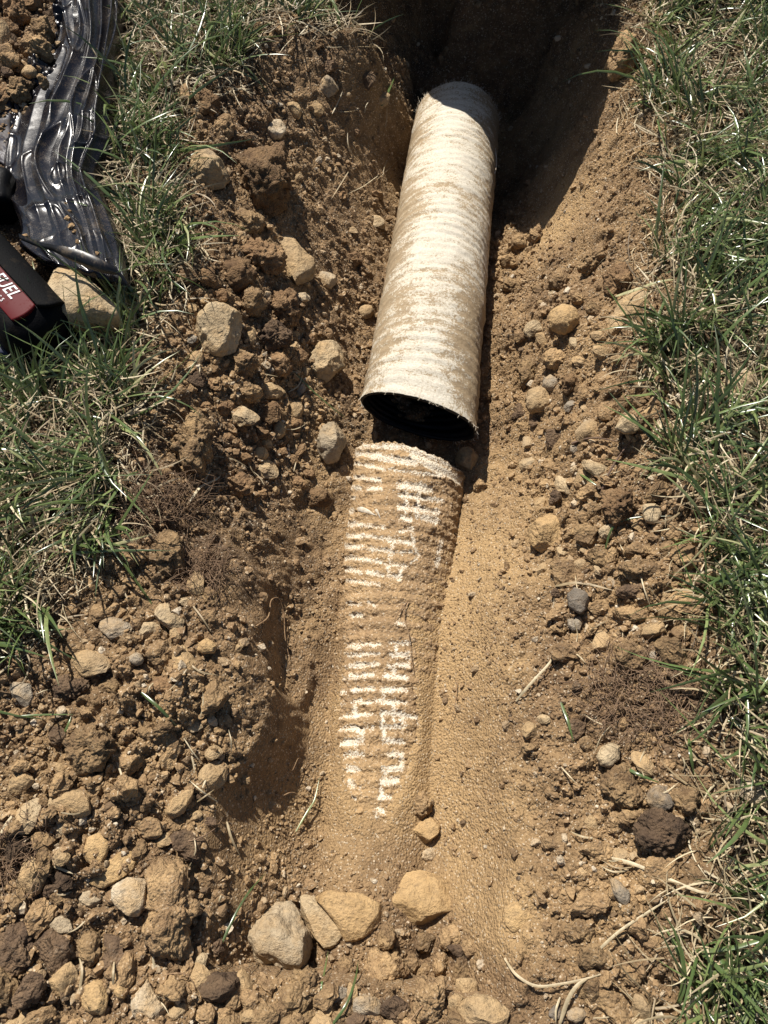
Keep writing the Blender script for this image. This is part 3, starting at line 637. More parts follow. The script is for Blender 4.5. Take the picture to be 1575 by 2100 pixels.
def el(cx, cy, w_, h_, rot=0, n=7, jag=.17):
    rs = np.random.default_rng(int(cx * 7 + cy)); out = []
    for k in range(n):
        t = 2 * math.pi * k / n + rs.uniform(-.18, .18); q = 1 + rs.uniform(-jag, jag)
        x = w_ / 2 * math.cos(t) * q; y = h_ / 2 * math.sin(t) * q; c, s = math.cos(R(rot)), math.sin(R(rot))
        out.append((cx + x * c - y * s, cy + x * s + y * c))
    return out
ROCKS = [
 # name, label, category, material, outline (photo px), height/width, style, sink
 ('stone','beige pointed limestone block against the black plastic bag beside the power tool','stone','pale',[(98,635),(103,600),(108,560),(128,532),(150,547),(182,580),(212,610),(238,635),(240,655),(215,668),(180,662),(140,672),(104,662)],.55,'slab',.0,5),
 ('stone','rounded tan stone at the grass edge right of the black bag','stone','tanrock',[(388,325),(405,300),(428,300),(447,322),(470,345),(456,368),(415,377),(393,360)],.7,'rock',.2,5),
 ('soil_clod','largest dark brown crumbly clod left of the far pipe half','soil clod','redbrown',[(478,345),(500,300),(540,288),(585,322),(598,362),(578,400),(560,425),(520,420),(492,385)],.6,'clod',.3,5),
 ('soil_clod','small brown clod just below the largest crumbly clod left of the pipe','soil clod','clod',el(512,450,62,52),.7,'clod',.3,4),
 ('stone','flat pale tan stone with a dark clod leaning on its left side','stone','tanrock',[(545,492),(568,480),(610,495),(645,530),(643,560),(610,575),(580,552)],.4,'rock',.3,5),
 ('soil_clod','dark crumbly clod leaning on the left side of the flat pale tan stone','soil clod','redbrown',[(478,505),(520,485),(575,505),(580,538),(545,555),(505,535)],.6,'clod',.2,5),
 ('soil_clod','brown clod at the grass edge below the dark crumbly clod','soil clod','redbrown',el(488,560,78,62),.7,'clod',.3,4),
 ('stone','small whitish stone right below the flat pale tan stone','stone','white',el(667,570,42,36),.7,'rock',.3,4),
 ('stone','thin white stone chip between clods left of the pipe middle','stone','white',el(620,606,38,20),.6,'rock',.2,4),
 ('stone','large rounded pale boulder at the left grass edge','stone','pale',[(394,690),(400,650),(425,625),(460,615),(488,635),(490,670),(478,705),(445,718),(410,708)],.7,'rock',.2,5),
 ('soil_clod','tall tan clod standing right of the rounded pale boulder','soil clod','clod',el(517,615,50,72,10),.8,'clod',.2,4),
 ('soil_clod','long brown clod running down beside the thin white chip','soil clod','redbrown',el(583,625,60,100,-20),.6,'clod',.3,5),
 ('soil_clod','dark grey-brown clod right of the pale boulder','soil clod','dark',el(565,685,76,52,10),.7,'clod',.3,5),
 ('stone','pale angular block left of the pipe middle','stone','pale',[(630,735),(640,710),(665,695),(700,712),(707,742),(680,762),(655,774),(637,757)],.75,'rock',.15,5),
 ('stone','small tan pebble touching the left side of the pipe','stone','tanrock',el(750,640,36,26),.7,'round',.2,4),
 ('stone','small pale chip below the pale angular block','stone','tanrock',el(608,836,30,36),.8,'rock',.3,4),
 ('stone','grey-tan wedge stone standing left of the pipe mouth','stone','greyrock',[(652,900),(660,880),(672,866),(700,872),(710,895),(692,935),(668,943),(652,925)],.9,'rock',.1,5),
 ('soil_clod','big pitted tan clod at the left grass edge level with the pipe mouth','soil clod','clod',[(362,880),(378,850),(405,838),(427,862),(432,920),(418,965),(382,955),(362,920)],.6,'clod',.2,5),
 ('soil_clod','broad brown clod below the rounded pale boulder','soil clod','clod',el(490,742,84,62,5),.6,'clod',.3,5),
 ('soil_clod','small brown clod under the broad brown clod','soil clod','clod',el(508,800,58,42),.7,'clod',.3,4),
 ('soil_clod','shaded brown clod left of the pale angular block','soil clod','redbrown',el(572,745,60,62),.7,'clod',.3,4),
 ('stone','narrow grey-tan pebble above the small oval pale pebble left of the pipe','stone','tanrock',el(572,880,32,36,30),.7,'rock',.3,4),
 ('stone','small oval pale pebble in the soil left of the grey-tan wedge stone','stone','tanrock',el(533,932,34,28),.7,'round',.3,4),
 ('soil_clod','brown clod above the trench floor left of the buried pipe end','soil clod','redbrown',el(648,1020,62,40,5),.6,'clod',.3,4),
 ('stone','tan stone in the shade right under the pipe mouth','stone','tanrock',el(958,938,52,50),.6,'rock',.3,4),
 ('soil_clod','small tan clod at the edge of the pipe shadow right of the buried pipe end','soil clod','clod',el(983,998,28,30),.9,'clod',.2,4),
 ('soil_clod','tall blocky tan clod at the left bank below the grass','soil clod','clod',[(308,1120),(322,1085),(350,1078),(372,1110),(376,1165),(350,1188),(318,1165)],.7,'clod',.2,5),
 ('stone','notched pale stone in the middle left rubble','stone','pale',[(316,1250),(328,1232),(345,1240),(352,1258),(377,1268),(368,1298),(345,1288),(322,1272)],.6,'rock',.2,5),
 ('soil_clod','small square tan clod up-left of the notched pale stone','soil clod','clod',el(244,1214,38,32),.7,'clod',.3,4),
 ('stone','smooth oval tan stone below right of the notched pale stone','stone','orange',el(425,1327,44,34,5),.7,'round',.25,4),
 ('soil_clod','wide tan clod up-left of the tall blocky clod on the left bank','soil clod','clod',el(268,1140,70,50,-10),.6,'clod',.3,4),
 ('soil_clod','round tan clod left of the smooth oval tan stone','soil clod','clod',el(325,1340,60,62),.7,'clod',.3,4),
 ('stone','grey pebble beside the round tan clod on the left bank','stone','pebble',el(281,1352,32,30),.7,'round',.3,4),
 ('soil_clod','large grey-brown clod near the left edge above the lower rubble','soil clod','dark',el(142,1412,88,56,-8),.55,'clod',.3,5),
 ('soil_clod','flat tan clod right of the large grey-brown clod','soil clod','clod',el(228,1408,70,42,-12),.5,'clod',.3,4),
 ('soil_clod','long flat clod on the left bank below the round tan clod','soil clod','redbrown',el(340,1410,80,46,5),.5,'clod',.3,4),
 ('soil_clod','big lumpy clod in the lower left rubble','soil clod','clod',el(180,1530,90,110,60),.6,'clod',.25,5),
 ('soil_clod','knobbly tan clod right of the big lumpy lower left clod','soil clod','clod',el(258,1558,72,60,-20),.6,'clod',.25,4),
 ('soil_clod','pale rough clod up-right of the knobbly tan clod','soil clod','clod',el(302,1495,48,48),.6,'clod',.3,4),
 ('stone','elongated tan stone pointing up right on the left bank','stone','tanrock',el(368,1648,82,34,-48),.6,'rock',.2,4),
 ('stone','flat upright oval tan slab in the lower left rubble','stone','orange',[(173,1738),(179,1717),(198,1709),(219,1712),(223,1735),(210,1770),(190,1774),(174,1764)],.35,'slab',.1,5),
 ('stone','long flat brown slab leaning behind the whitish square stone','stone','orange',[(180,1815),(205,1785),(230,1760),(262,1736),(284,1750),(280,1775),(250,1800),(210,1822)],.3,'slab',.1,5),
 ('stone','whitish square stone resting on the big clod in the lower left','stone','white',[(227,1828),(238,1812),(262,1801),(297,1804),(296,1850),(282,1880),(262,1876),(238,1855)],.45,'slab',.0,5),
 ('soil_clod','big upright tan clod block with a shaded right face, lower left','soil clod','clod',[(298,1800),(330,1762),(362,1752),(385,1780),(393,1860),(388,1940),(365,1990),(320,1985),(285,1950),(300,1880)],.5,'clod',.15,5),
 ('stone','small whitish block left of centre in the lower left rubble, above the flat oval slab','stone','pale',el(131,1699,40,26),.7,'rock',.2,4),
 ('stone','dark tan chip with ridges left of the whitish square stone','stone','greyrock',el(182,1845,62,34,-10),.5,'rock',.2,4),
 ('stone','grey-brown flat stone below the dark tan ridged chip','stone','greyrock',el(125,1898,46,38,20),.4,'slab',.2,4),
 ('soil_clod','ragged tan clod below the whitish square stone','soil clod','clod',el(182,1945,52,84,5),.5,'clod',.2,4),
 ('stone','rounded tan stone at the lower left corner','stone','tanrock',el(130,2008,62,72,15),.6,'rock',.25,4),
 ('stone','brown cracked stone right of the rounded tan stone, lower left corner','stone','orange',el(195,2045,58,76,5),.6,'rock',.2,4),
 ('stone','pale pointed stone at the bottom edge, left','stone','white',[(262,2058),(280,2030),(298,2011),(312,2030),(337,2072),(328,2096),(282,2100)],.5,'rock',.05,5),
 ('stone','small tan pebble between the brown cracked stone and the pale pointed stone','stone','orange',el(247,2030,28,40),.8,'round',.2,4),
 ('soil_clod','brown clod above the pale pointed stone at the bottom edge','soil clod','clod',el(350,2030,78,64,10),.6,'clod',.25,4),
 ('stone','biggest grey rock with a deep chipped notch at the bottom of the trench','stone','greyrock',[(492,1955),(502,1900),(512,1868),(550,1856),(597,1852),(613,1880),(630,1920),(638,1950),(634,1988),(590,2012),(540,2003),(500,1978)],.62,'rock',.15,5),
 ('stone','pale pointed slab leaning right of the biggest grey rock','stone','pale',[(612,1845),(628,1838),(672,1848),(700,1868),(709,1892),(710,1920),(690,1938),(663,1949),(642,1920),(618,1878)],.3,'slab',.0,5),
 ('stone','dusty tan slab behind the pale pointed slab','stone','orange',[(650,1842),(668,1828),(742,1836),(782,1858),(775,1895),(745,1920),(712,1932),(690,1890)],.35,'slab',.3,5),
 ('stone','large flat ochre rock with a dark undercut at the end of the buried pipe','stone','orange',[(783,1845),(792,1815),(820,1797),(860,1788),(908,1795),(937,1825),(934,1865),(905,1885),(880,1890),(850,1905),(815,1885),(795,1868)],.42,'rock',.2,5),
 ('soil_clod','tan clod right of the last white stripes of the buried pipe','soil clod','clod',el(868,1650,46,56,10),.7,'clod',.2,4),
 ('stone','ochre stone with a dark shadow below the last tan clod by the buried pipe','stone','orange',el(872,1702,64,52,-30),.7,'rock',.15,5),
 ('stone','small white-edged block above the large flat ochre rock','stone','white',el(880,1753,32,28),.8,'rock',.2,4),
 ('soil_clod','oval tan clod up right under the large flat ochre rock','soil clod','clod',el(868,1932,54,44,-20),.8,'clod',.2,4),
 ('soil_clod','round tan clod directly under the left half of the large flat ochre rock','soil clod','clod',el(793,1925,44,60),.8,'clod',.2,4),
 ('soil_clod','broad cracked tan clod in the bottom rubble, centre','soil clod','clod',[(742,1970),(765,1948),(800,1945),(830,1962),(836,2005),(815,2035),(785,2045),(752,2025)],.65,'clod',.2,5),
 ('soil_clod','knobbly round clod right below the pale pointed slab','soil clod','clod',el(710,1992,52,64),.8,'clod',.2,5),
 ('soil_clod','oval clod right below the biggest grey rock','soil clod','clod',el(622,2012,64,48,-15),.7,'clod',.2,5),
 ('soil_clod','tan clod at the right end of the bottom rubble under the ochre rock','soil clod','clod',el(922,1922,52,60,20),.7,'clod',.2,4),
 ('soil_clod','long tan clod at the bottom edge right of centre','soil clod','clod',el(880,2052,78,120,5),.5,'clod',.25,5),
 ('soil_clod','narrow tan clod between the broad cracked clod and the long bottom clod','soil clod','clod',el(905,1975,38,64,15),.7,'clod',.25,4),
 ('stone','smooth rounded ochre stone right of the pipe','stone','orange',el(1156,655,64,54,-5,12,.05),.75,'round',.15,5),
 ('stone','flat tan stone under grass blades at the right grass edge','stone','tanrock',[(1260,638),(1275,610),(1300,597),(1332,600),(1337,622),(1305,650),(1268,662)],.5,'rock',.2,5),
 ('soil_clod','ochre clod at the foot of the smooth spade-cut face right of the deep hole','soil clod','clod',[(1185,545),(1200,515),(1225,498),(1245,515),(1238,545),(1210,560)],.7,'clod',.2,5),
 ('soil_clod','cracked brown clod left above the flat tan stone at the right grass edge','soil clod','redbrown',el(1270,572,62,62),.6,'clod',.25,5),
 ('soil_clod','ochre clod on the rim of the deep hole, upper right','soil clod','clod',[(1250,122),(1262,90),(1280,72),(1312,78),(1318,108),(1296,142),(1256,150)],.8,'clod',.15,5),
 ('stone','pale stone lying in the right-hand grass','stone','pale',[(1489,790),(1500,775),(1522,766),(1550,757),(1553,795),(1545,822),(1515,825),(1494,812)],.6,'rock',.0,5),
 ('stone','pitted oval tan stone touching the grey pebble right of the pipe','stone','tanrock',el(1105,818,54,58,10),.7,'round',.2,5),
 ('stone','smooth grey pebble touching the pitted oval tan stone','stone','pebble',el(1130,788,38,32),.7,'round',.3,4),
 ('soil_clod','brown clod up-left of the smooth grey pebble','soil clod','clod',el(1084,758,44,66,10),.6,'clod',.25,4),
 ('soil_clod','crumbly clod above the smooth grey pebble','soil clod','clod',el(1140,738,60,42,-5),.6,'clod',.25,4),
 ('soil_clod','small brown clod right of the smooth grey pebble','soil clod','redbrown',el(1168,785,40,40),.7,'clod',.25,4),
 ('stone','pale tan stone with a twig across it right of the pipe mouth','stone','tanrock',el(1207,882,58,46,-20),.5,'rock',.25,4),
 ('stone','pale stone with a dark hollow under it by the right grass','stone','pale',el(1290,868,46,44),.7,'rock',.1,4),
 ('stone','little square pale stone right of the buried pipe end','stone','pale',el(1086,950,36,32),.6,'rock',.25,4),
 ('soil_clod','tall brown clod beside a deep shadow at the right grass edge','soil clod','redbrown',[(1240,1012),(1255,993),(1282,998),(1302,1012),(1298,1065),(1262,1076),(1236,1052)],.7,'clod',.15,5),
 ('stone','pale oval stone under a grass blade right of the tall brown clod','stone','pale',el(1336,1052,42,44,-35),.6,'round',.15,4),
 ('stone','large ochre stone with a dark lower right face, right bank','stone','orange',[(1083,1085),(1105,1065),(1140,1048),(1158,1070),(1152,1118),(1132,1134),(1105,1120),(1088,1105)],.7,'rock',.15,5),
 ('stone','small pale flat stone right of the large ochre stone','stone','pale',el(1246,1088,38,28),.5,'rock',.2,4),
 ('soil_clod','flat ochre clod by the right grass, uppermost of three in a row','soil clod','clod',el(1312,1128,78,34,0),.5,'clod',.2,4),
 ('soil_clod','wide undercut ochre clod in the right rubble','soil clod','clod',el(1310,1168,104,42,8),.5,'clod',.2,5),
 ('stone','dark grey rounded stone in the right rubble','stone','darkpeb',el(1187,1232,44,54,-10),.6,'round',.2,4),
 ('stone','grey and tan pebble below the dark grey rounded stone','stone','pebble',el(1180,1280,34,36),.6,'round',.2,4),
 ('soil_clod','long layered tan clod in the right rubble','soil clod','clod',el(1303,1262,80,40,5),.5,'clod',.2,4),
 ('stone','tan wedge stone below the long layered clod','stone','tanrock',el(1342,1290,54,36,-25),.6,'rock',.2,4),
 ('soil_clod','blocky tan clod right of the long layered clod','soil clod','clod',el(1370,1258,40,48),.6,'clod',.2,4),
 ('soil_clod','grey-brown flat clod in the right rubble below the wide undercut clod','soil clod','dark',el(1300,1212,84,36,0),.4,'clod',.2,4),
 ('soil_clod','crumbly tan clod below the long layered clod','soil clod','clod',el(1293,1345,70,72),.5,'clod',.25,5),
 ('stone','smooth pale tan stone below the dark root tuft','stone','pale',[(1223,1552),(1232,1533),(1252,1523),(1272,1530),(1270,1558),(1250,1575),(1232,1570)],.7,'round',.15,5),
 ('soil_clod','big rounded ochre clod below the smooth pale tan stone','soil clod','clod',[(1230,1610),(1245,1580),(1285,1570),(1315,1600),(1312,1640),(1290,1662),(1250,1640)],.6,'clod',.2,5),
 ('stone','dark grey broken stone right of the big rounded ochre clod','stone','darkpeb',[(1330,1630),(1345,1608),(1370,1615),(1385,1640),(1375,1665),(1345,1665),(1332,1648)],.7,'rock',.15,4),
 ('soil_clod','tan clod right of the dark grey broken stone','soil clod','clod',el(1405,1640,58,66),.6,'clod',.2,4),
 ('soil_clod','wide overhanging grey-brown clod with a black hollow under it, lower right','soil clod','dark',[(1302,1690),(1330,1660),(1380,1665),(1425,1690),(1420,1735),(1385,1752),(1345,1745),(1308,1720)],.5,'clod',.0,5),
 ('stone','pale stone at the right edge of the photo in the grass','stone','white',[(1512,1600),(1530,1592),(1555,1600),(1590,1630),(1590,1662),(1545,1650),(1522,1632)],.4,'rock',.0,5),
 ('stone','small tan stone on the right bank beside the smooth sand','stone','tanrock',el(1086,1497,36,36),.6,'rock',.2,4),
 ('soil_clod','small flat clod below the small tan stone on the right bank','soil clod','clod',el(1086,1535,38,24),.6,'clod',.2,4),
 ('stone','long smooth pebble pointing down right in the lower right rubble','stone','pebble',el(1273,1832,30,72,-28),.6,'round',.2,4),
 ('stone','grey speckled pebble at the bottom edge, right of centre','stone','pebble',el(1182,2081,42,30),.7,'round',.2,4),
 ('stone','dark flat pebble left of the grey speckled pebble at the bottom edge','stone','darkpeb',el(1140,2078,28,32),.5,'round',.3,4),
 ('soil_clod','tan clod at the lower right below crossing straws','soil clod','clod',el(1292,1998,52,62,-20),.6,'clod',.2,4),
 ('soil_clod','long ochre clod left of the tan clod below the crossing straws','soil clod','clod',el(1190,1912,66,48,10),.6,'clod',.25,4),
 ('soil_clod','tan clod lump on the lower right slope beside the smooth sand','soil clod','clod',el(1140,1732,54,42),.5,'clod',.25,4),
 ('soil_clod','dark curly clod left of the big pitted clod, in the left grass','soil clod','dark',el(280,735,42,40),.7,'clod',.1,4),
 ('soil_clod','tan clod in the shade of the left grass edge, near the top','soil clod','clod',el(382,200,34,46),.7,'clod',.2,4),
 ('soil_clod','brown clod at the left grass edge right of the shaded tan clod','soil clod','redbrown',el(420,212,52,50),.6,'clod',.2,4),
 ('soil_clod','tan clod above the rounded tan stone at the left grass edge','soil clod','clod',el(460,262,38,44),.7,'clod',.2,4),
 ('stone','white-spotted stone in brown soil above the largest crumbly clod','stone','white',el(568,262,42,40),.6,'rock',.3,4),
 ('stone','pale grey stone high on the left slope above the trench','stone','pebble',el(675,172,36,36),.7,'rock',.3,4),
 ('soil_clod','ochre clod highest in the soil heap at the top left corner','soil clod','clod',el(83,62,46,54),.8,'clod',.2,5),
 ('soil_clod','broad clod in the soil heap directly below the ochre one, top left','soil clod','clod',el(72,98,70,34,10),.7,'clod',.2,5),
 ('stone','little oval stone beside the plastic bag in the top left soil heap','stone','tanrock',el(62,148,34,20),.7,'round',.2,4),
 ('soil_clod','large brown lump cut by the top edge of the photo in the left heap','soil clod','redbrown',el(28,22,60,50),.7,'clod',.2,5),
 ('soil_clod','crumbly clod by the left photo edge in the top left heap','soil clod','clod',el(18,118,44,34),.7,'clod',.2,4),
 ('soil_clod','flat crumbly clod at the lower end of the top left heap','soil clod','clod',el(38,182,62,40,-10),.6,'clod',.2,5),
 ('soil_clod','small tan clod sitting on the black plastic bag','soil clod','clod',el(88,168,20,26),.9,'clod',-.6,4),
 ('soil_clod','tan clod left of two on the ridge beside the deep hole','soil clod','clod',el(1065,497,36,34),.9,'clod',.15,4),
 ('soil_clod','tan clod right of two on the ridge beside the deep hole','soil clod','clod',el(1100,478,34,30),.9,'clod',.15,4),
 ('soil_clod','flat grey-tan clod below the ridge clods beside the pipe','soil clod','clod',el(1148,575,48,40),.6,'clod',.2,4),
 ('soil_clod','humus-dark clod at the lower left edge of the photo','soil clod','dark',el(30,1945,90,110,0),.5,'clod',.3,5),
 ('stone','buried ochre stone showing through the smooth sand at the lower right','stone','orange',el(1062,1880,66,72),.3,'round',.62,4),
]
for r_ in ROCKS:
    put_rock(r_[0], r_[1], r_[2], r_[3], r_[4], r_[5], r_[6], r_[7], sub=r_[8])

# protos for scattered clods
def blob(n=7, jag=.32, asp=1.3, rs=None):
    out = []
    for k in range(n):
        t = 2 * math.pi * k / n; q = 1 + rs.uniform(-jag, jag); out.append((asp * .5 * math.cos(t) * q, .5 * math.sin(t) * q))
    return out
protos = []
for k in range(14):
    rs = np.random.default_rng(900 + k); P, Fc = rock_verts(blob(7, .30, rs.uniform(1, 1.7), rs), rs.uniform(.42, .75), 'clod' if k < 10 else 'rock', 3, 500 + k)
    protos.append(mesh_np('soil_clod', P, Fc, False))
ZONES = [
 ([(380,560),(600,560),(640,680),(620,800),(660,1000),(560,1020),(440,1000),(400,860),(380,740)], 44, (18, 56), 'small brown soil clod in the rubble between the left grass edge and the upper pipe', 'loose clods left of the upper pipe', 'redbrown'),
 ([(200,1180),(420,1150),(500,1300),(480,1500),(460,1700),(20,1700),(20,1430),(150,1330)], 62, (16, 60), 'small tan soil clod on the left bank beside the buried pipe', 'loose clods on the left bank', 'clod'),
 ([(20,1720),(420,1720),(460,1900),(480,2110),(0,2110)], 34, (24, 66), 'small tan soil clod in the lower left corner rubble', 'loose clods in the lower left corner', 'clod'),
 ([(480,2010),(620,2030),(960,1900),(1000,2110),(460,2110)], 36, (26, 68), 'tan soil clod in the rubble along the bottom edge below the row of big rocks', 'loose clods along the bottom edge', 'clod'),
 ([(1040,520),(1150,580),(1330,700),(1360,900),(1240,980),(1060,900),(1020,700)], 46, (14, 40), 'small tan soil clod on the upper right bank beside the cut pipe', 'loose clods on the upper right bank', 'clod'),
 ([(1090,980),(1330,960),(1440,1200),(1400,1360),(1160,1360),(1110,1180)], 56, (16, 58), 'small tan soil clod in the right bank rubble beside the buried pipe', 'loose clods on the right bank', 'clod'),
 ([(1100,1450),(1250,1420),(1440,1560),(1440,1720),(1340,1900),(1340,2110),(1140,2110),(1140,1780)], 36, (18, 52), 'small tan soil clod on the lower right slope', 'loose clods on the lower right slope', 'clod'),
 ([(580,60),(820,80),(840,300),(780,500),(680,560),(600,430),(560,250)], 14, (14, 30), 'small crumb of brown soil on the scraped left slope above the deep hole', 'crumbs on the scraped left slope', 'redbrown'),
 ([(-10,-10),(100,-10),(110,120),(30,200),(-10,220)], 12, (24, 50), 'brown soil clod in the heap at the top left corner behind the bag', 'loose clods in the top left heap', 'redbrown'),
]
occ = [(np.mean([p[0] for p in r_[4]]), np.mean([p[1] for p in r_[4]]), .5 * max(np.ptp([p[0] for p in r_[4]]), np.ptp([p[1] for p in r_[4]]))) for r_ in ROCKS]
LM = [(180,610,'limestone block by the bag'),(430,340,'rounded stone at the left grass edge'),(535,360,'largest dark brown clod'),(600,525,'flat pale tan stone upper left'),(445,665,'rounded pale boulder'),(668,735,'pale angular block left of the pipe'),(680,905,'wedge stone by the pipe mouth'),(397,900,'pitted clod at the left grass edge'),(345,1130,'tall blocky clod on the left bank'),(345,1265,'notched pale stone'),(425,1327,'smooth oval tan stone'),(142,1412,'large grey-brown clod at the left'),(180,1530,'big lumpy lower left clod'),(368,1648,'elongated tan stone on the left bank'),(197,1740,'flat oval slab, lower left'),(265,1840,'whitish square stone'),(345,1870,'big upright clod block'),(195,2045,'brown cracked stone'),(300,2058,'pale pointed bottom stone'),(565,1930,'biggest grey rock'),(660,1890,'pale pointed slab'),(860,1845,'large flat ochre rock'),(790,1990,'broad cracked bottom clod'),(880,2052,'long clod at the bottom edge'),(1156,655,'smooth rounded ochre stone'),(1300,625,'flat stone at the right grass edge'),(1105,818,'pitted oval stone'),(1207,882,'stone with a twig across it'),(1270,1035,'tall brown clod, right bank'),(1120,1090,'large ochre stone, right bank'),(1187,1232,'dark grey rounded stone'),(1303,1262,'long layered clod'),(1248,1550,'smooth pale stone below the root tuft'),(1325,1425,'dark root tuft'),(1275,1620,'big rounded ochre clod'),(1363,1705,'overhanging grey-brown clod'),(1273,1832,'long smooth pebble'),(1182,2081,'speckled pebble at the bottom edge'),(675,172,'pale grey stone high on the slope'),(83,62,'ochre clod in the top left heap'),(568,262,'white-spotted stone'),(872,1702,'ochre stone by the buried pipe'),(1292,1998,'tan clod below the crossing straws')]
DIRS = ['right of', 'up right of', 'above', 'up left of', 'left of', 'down left of', 'below', 'down right of']
USED = {}
def rel_label(what, px, py):
    best = sorted(LM, key=lambda l: (l[0] - px) ** 2 + (l[1] - py) ** 2)
    for q, l in enumerate(best[:3]):
        an = math.degrees(math.atan2(l[1] - py, px - l[0])) % 360; d = DIRS[int((an + 22.5) // 45) % 8]; dist = math.hypot(l[0] - px, l[1] - py)
        far = 'just' if dist < 60 else ('close' if dist < 95 else ('further' if dist < 150 else 'well'))
        lab = '%s %s %s the %s' % (what, far, d, l[2])
        if lab not in USED and len(lab.split()) <= 16: USED[lab] = 1; return lab
    return None
PMAT = {}
def proto_mat(k, mat):
    if (k, mat) not in PMAT:
        m_ = protos[k].copy(); m_.materials.clear(); m_.materials.append(M[mat]); PMAT[(k, mat)] = m_
    return PMAT[(k, mat)]
for (poly, cnt, (s0, s1), lab, grp, mat) in ZONES:
    xs = [p[0] for p in poly]; ys = [p[1] for p in poly]; placed = 0; tries = 0
    while placed < cnt and tries < 4000:
        tries += 1; px, py = random.uniform(min(xs), max(xs)), random.uniform(min(ys), max(ys)); s = s0 + (s1 - s0) * random.random() ** 1.4
        if not bool(inpoly(np.array(px), np.array(py), poly)): continue
        if any((px - a) ** 2 + (py - b) ** 2 < (c * .9 + s * .4) ** 2 for a, b, c in occ): continue
        occ.append((px, py, s * .5)); q = surf(px, py); d = math.sqrt(q[0] ** 2 + q[1] ** 2 + (CZ - q[2]) ** 2); sz = s / F * d
        mm = mat
        rr = random.random()
        if rr < .07: mm = 'pale'
        elif rr < .16: mm = 'dark'
        elif rr < .19: mm = 'pebble'
        elif rr < .40: mm = 'tanrock'
        isrock = mm in ('pale', 'pebble', 'tanrock')
        k = random.randrange(10, 14) if isrock else random.randrange(0, 10)
        o = bpy.data.objects.new('stone' if isrock else 'soil_clod', proto_mat(k, mm)); COL.objects.link(o)
        o.location = (q[0], q[1], q[2] + sz * .18); o.rotation_euler = (random.uniform(-.5, .5), random.uniform(-.5, .5), random.uniform(0, 6.28)); o.scale = (sz, sz * random.uniform(.85, 1.1), sz * random.uniform(.8, 1.1))
        l2 = lab; g2 = grp
        if isrock:
            kindw = {'pale': 'pale stone', 'pebble': 'grey pebble', 'tanrock': 'tan stone'}[mm]
            l2 = lab.replace('tan soil clod', kindw).replace('brown soil clod', kindw).replace('crumb of brown soil', kindw); g2 = grp.replace('clods', kindw + 's').replace('crumbs', kindw + 's')
        elif mm == 'dark':
            l2 = lab.replace('tan soil', 'dark soil').replace('brown soil', 'dark soil'); g2 = grp.replace('loose', 'dark loose').replace('crumbs', 'dark crumbs')
        colr = {'pale': 'pale stone', 'pebble': 'grey pebble', 'tanrock': 'tan stone', 'dark': 'dark clod', 'clod': 'tan clod', 'redbrown': 'brown clod'}[mm]
        szw = 'tiny' if s < 22 else ('small' if s < 32 else 'middling')
        tag(o, rel_label(szw + ' ' + colr, px, py) or l2, 'stone' if isrock else 'soil clod', g2); placed += 1

# loose crumbs, past counting: one object
def crumbs(n, smin, smax, sub, seed, pw):
    rs = np.random.default_rng(seed); out = []
    x = rs.uniform(-.52, .52, n * 6); y = rs.uniform(-.16, 1.08, n * 6)
    f = bil(BF, cx0, cy0, x, y); px, py = PX(x, y, f[:, 0])
    keep = (rs.random(len(x)) < np.clip(f[:, 1], .03, 1) ** pw) & (np.abs(px - 787) < 900)
    cl = fbm2(x, y, 18, 3, .5, seed); keep &= rs.random(len(x)) < np.clip(.55 + 1.2 * cl, .1, 1)
    sN_ = (x - PA[0]) * nrm2[0] + (y - PA[1]) * nrm2[1]; sT_ = (x - PA[0]) * ax2[0] + (y - PA[1]) * ax2[1]
    keep &= ~((np.abs(sN_) < .045) & (sT_ > 0) & (sT_ < L_b + .04))
    x = x[keep][:n]; y = y[keep][:n]; m = len(x); z = HT(x, y)
    s = smin + (smax - smin) * rs.random(m) ** 2.2
    V, Fc = ico(sub); nv = len(V)
    base = []
    for k in range(12):
        r2 = np.random.default_rng(seed + k); J = V * (1 + .28 * fbm3(V + k * 7, 1.7, 2)[:, None]); J = J * r2.uniform(.55, 1.4, 3)
        for _ in range(8):
            nn = r2.normal(size=3); nn /= np.linalg.norm(nn); sx = J @ nn; J = J - np.maximum(sx - .5, 0)[:, None] * nn * .95
        base.append(J)
    base = np.array(base)[rs.integers(0, 12, m)]
    an = rs.uniform(0, 6.28, m); tl = rs.uniform(-.9, .9, m); c, sn = np.cos(an), np.sin(an); ct, st = np.cos(tl), np.sin(tl)
    X1 = base[..., 0] * ct[:, None] + base[..., 2] * st[:, None]; Z1 = -base[..., 0] * st[:, None] + base[..., 2] * ct[:, None]
    X2 = X1 * c[:, None] - base[..., 1] * sn[:, None]; Y2 = X1 * sn[:, None] + base[..., 1] * c[:, None]
    Vv = np.stack([X2 * s[:, None] + x[:, None], Y2 * s[:, None] + y[:, None], Z1 * s[:, None] + (z + s * .22)[:, None]], -1).reshape(-1, 3)
    Q = (Fc[None] + (np.arange(m) * nv)[:, None, None]).reshape(-1, 3)
    tone = np.repeat(rs.random(m), nv)
    return Vv, Q, tone
def mat_crumb():
    m, t, pr = newmat('soil_crumbs'); b = NB(t); p = b.pos(); s, f = soil_color(b, p); tn = b.attr('tone')
    c = b.mix(b.ramp(tn, [(.0, .7), (.10, .0), (.85, 0), (.95, .4), (1, .7)]), s, b.ramp(tn, [(0, (.06, .042, .03)), (.4, (.12, .07, .04)), (.75, (.44, .32, .18)), (.93, (.5, .4, .26)), (1, (.62, .55, .43))]))
    b.l(c, pr.inputs['Base Color']); pr.inputs['Roughness'].default_value = .92; pr.inputs['Specular IOR Level'].default_value = .2
    b.l(soil_bump(b, p, .6), pr.inputs['Normal']); return m
M['crumb'] = mat_crumb()
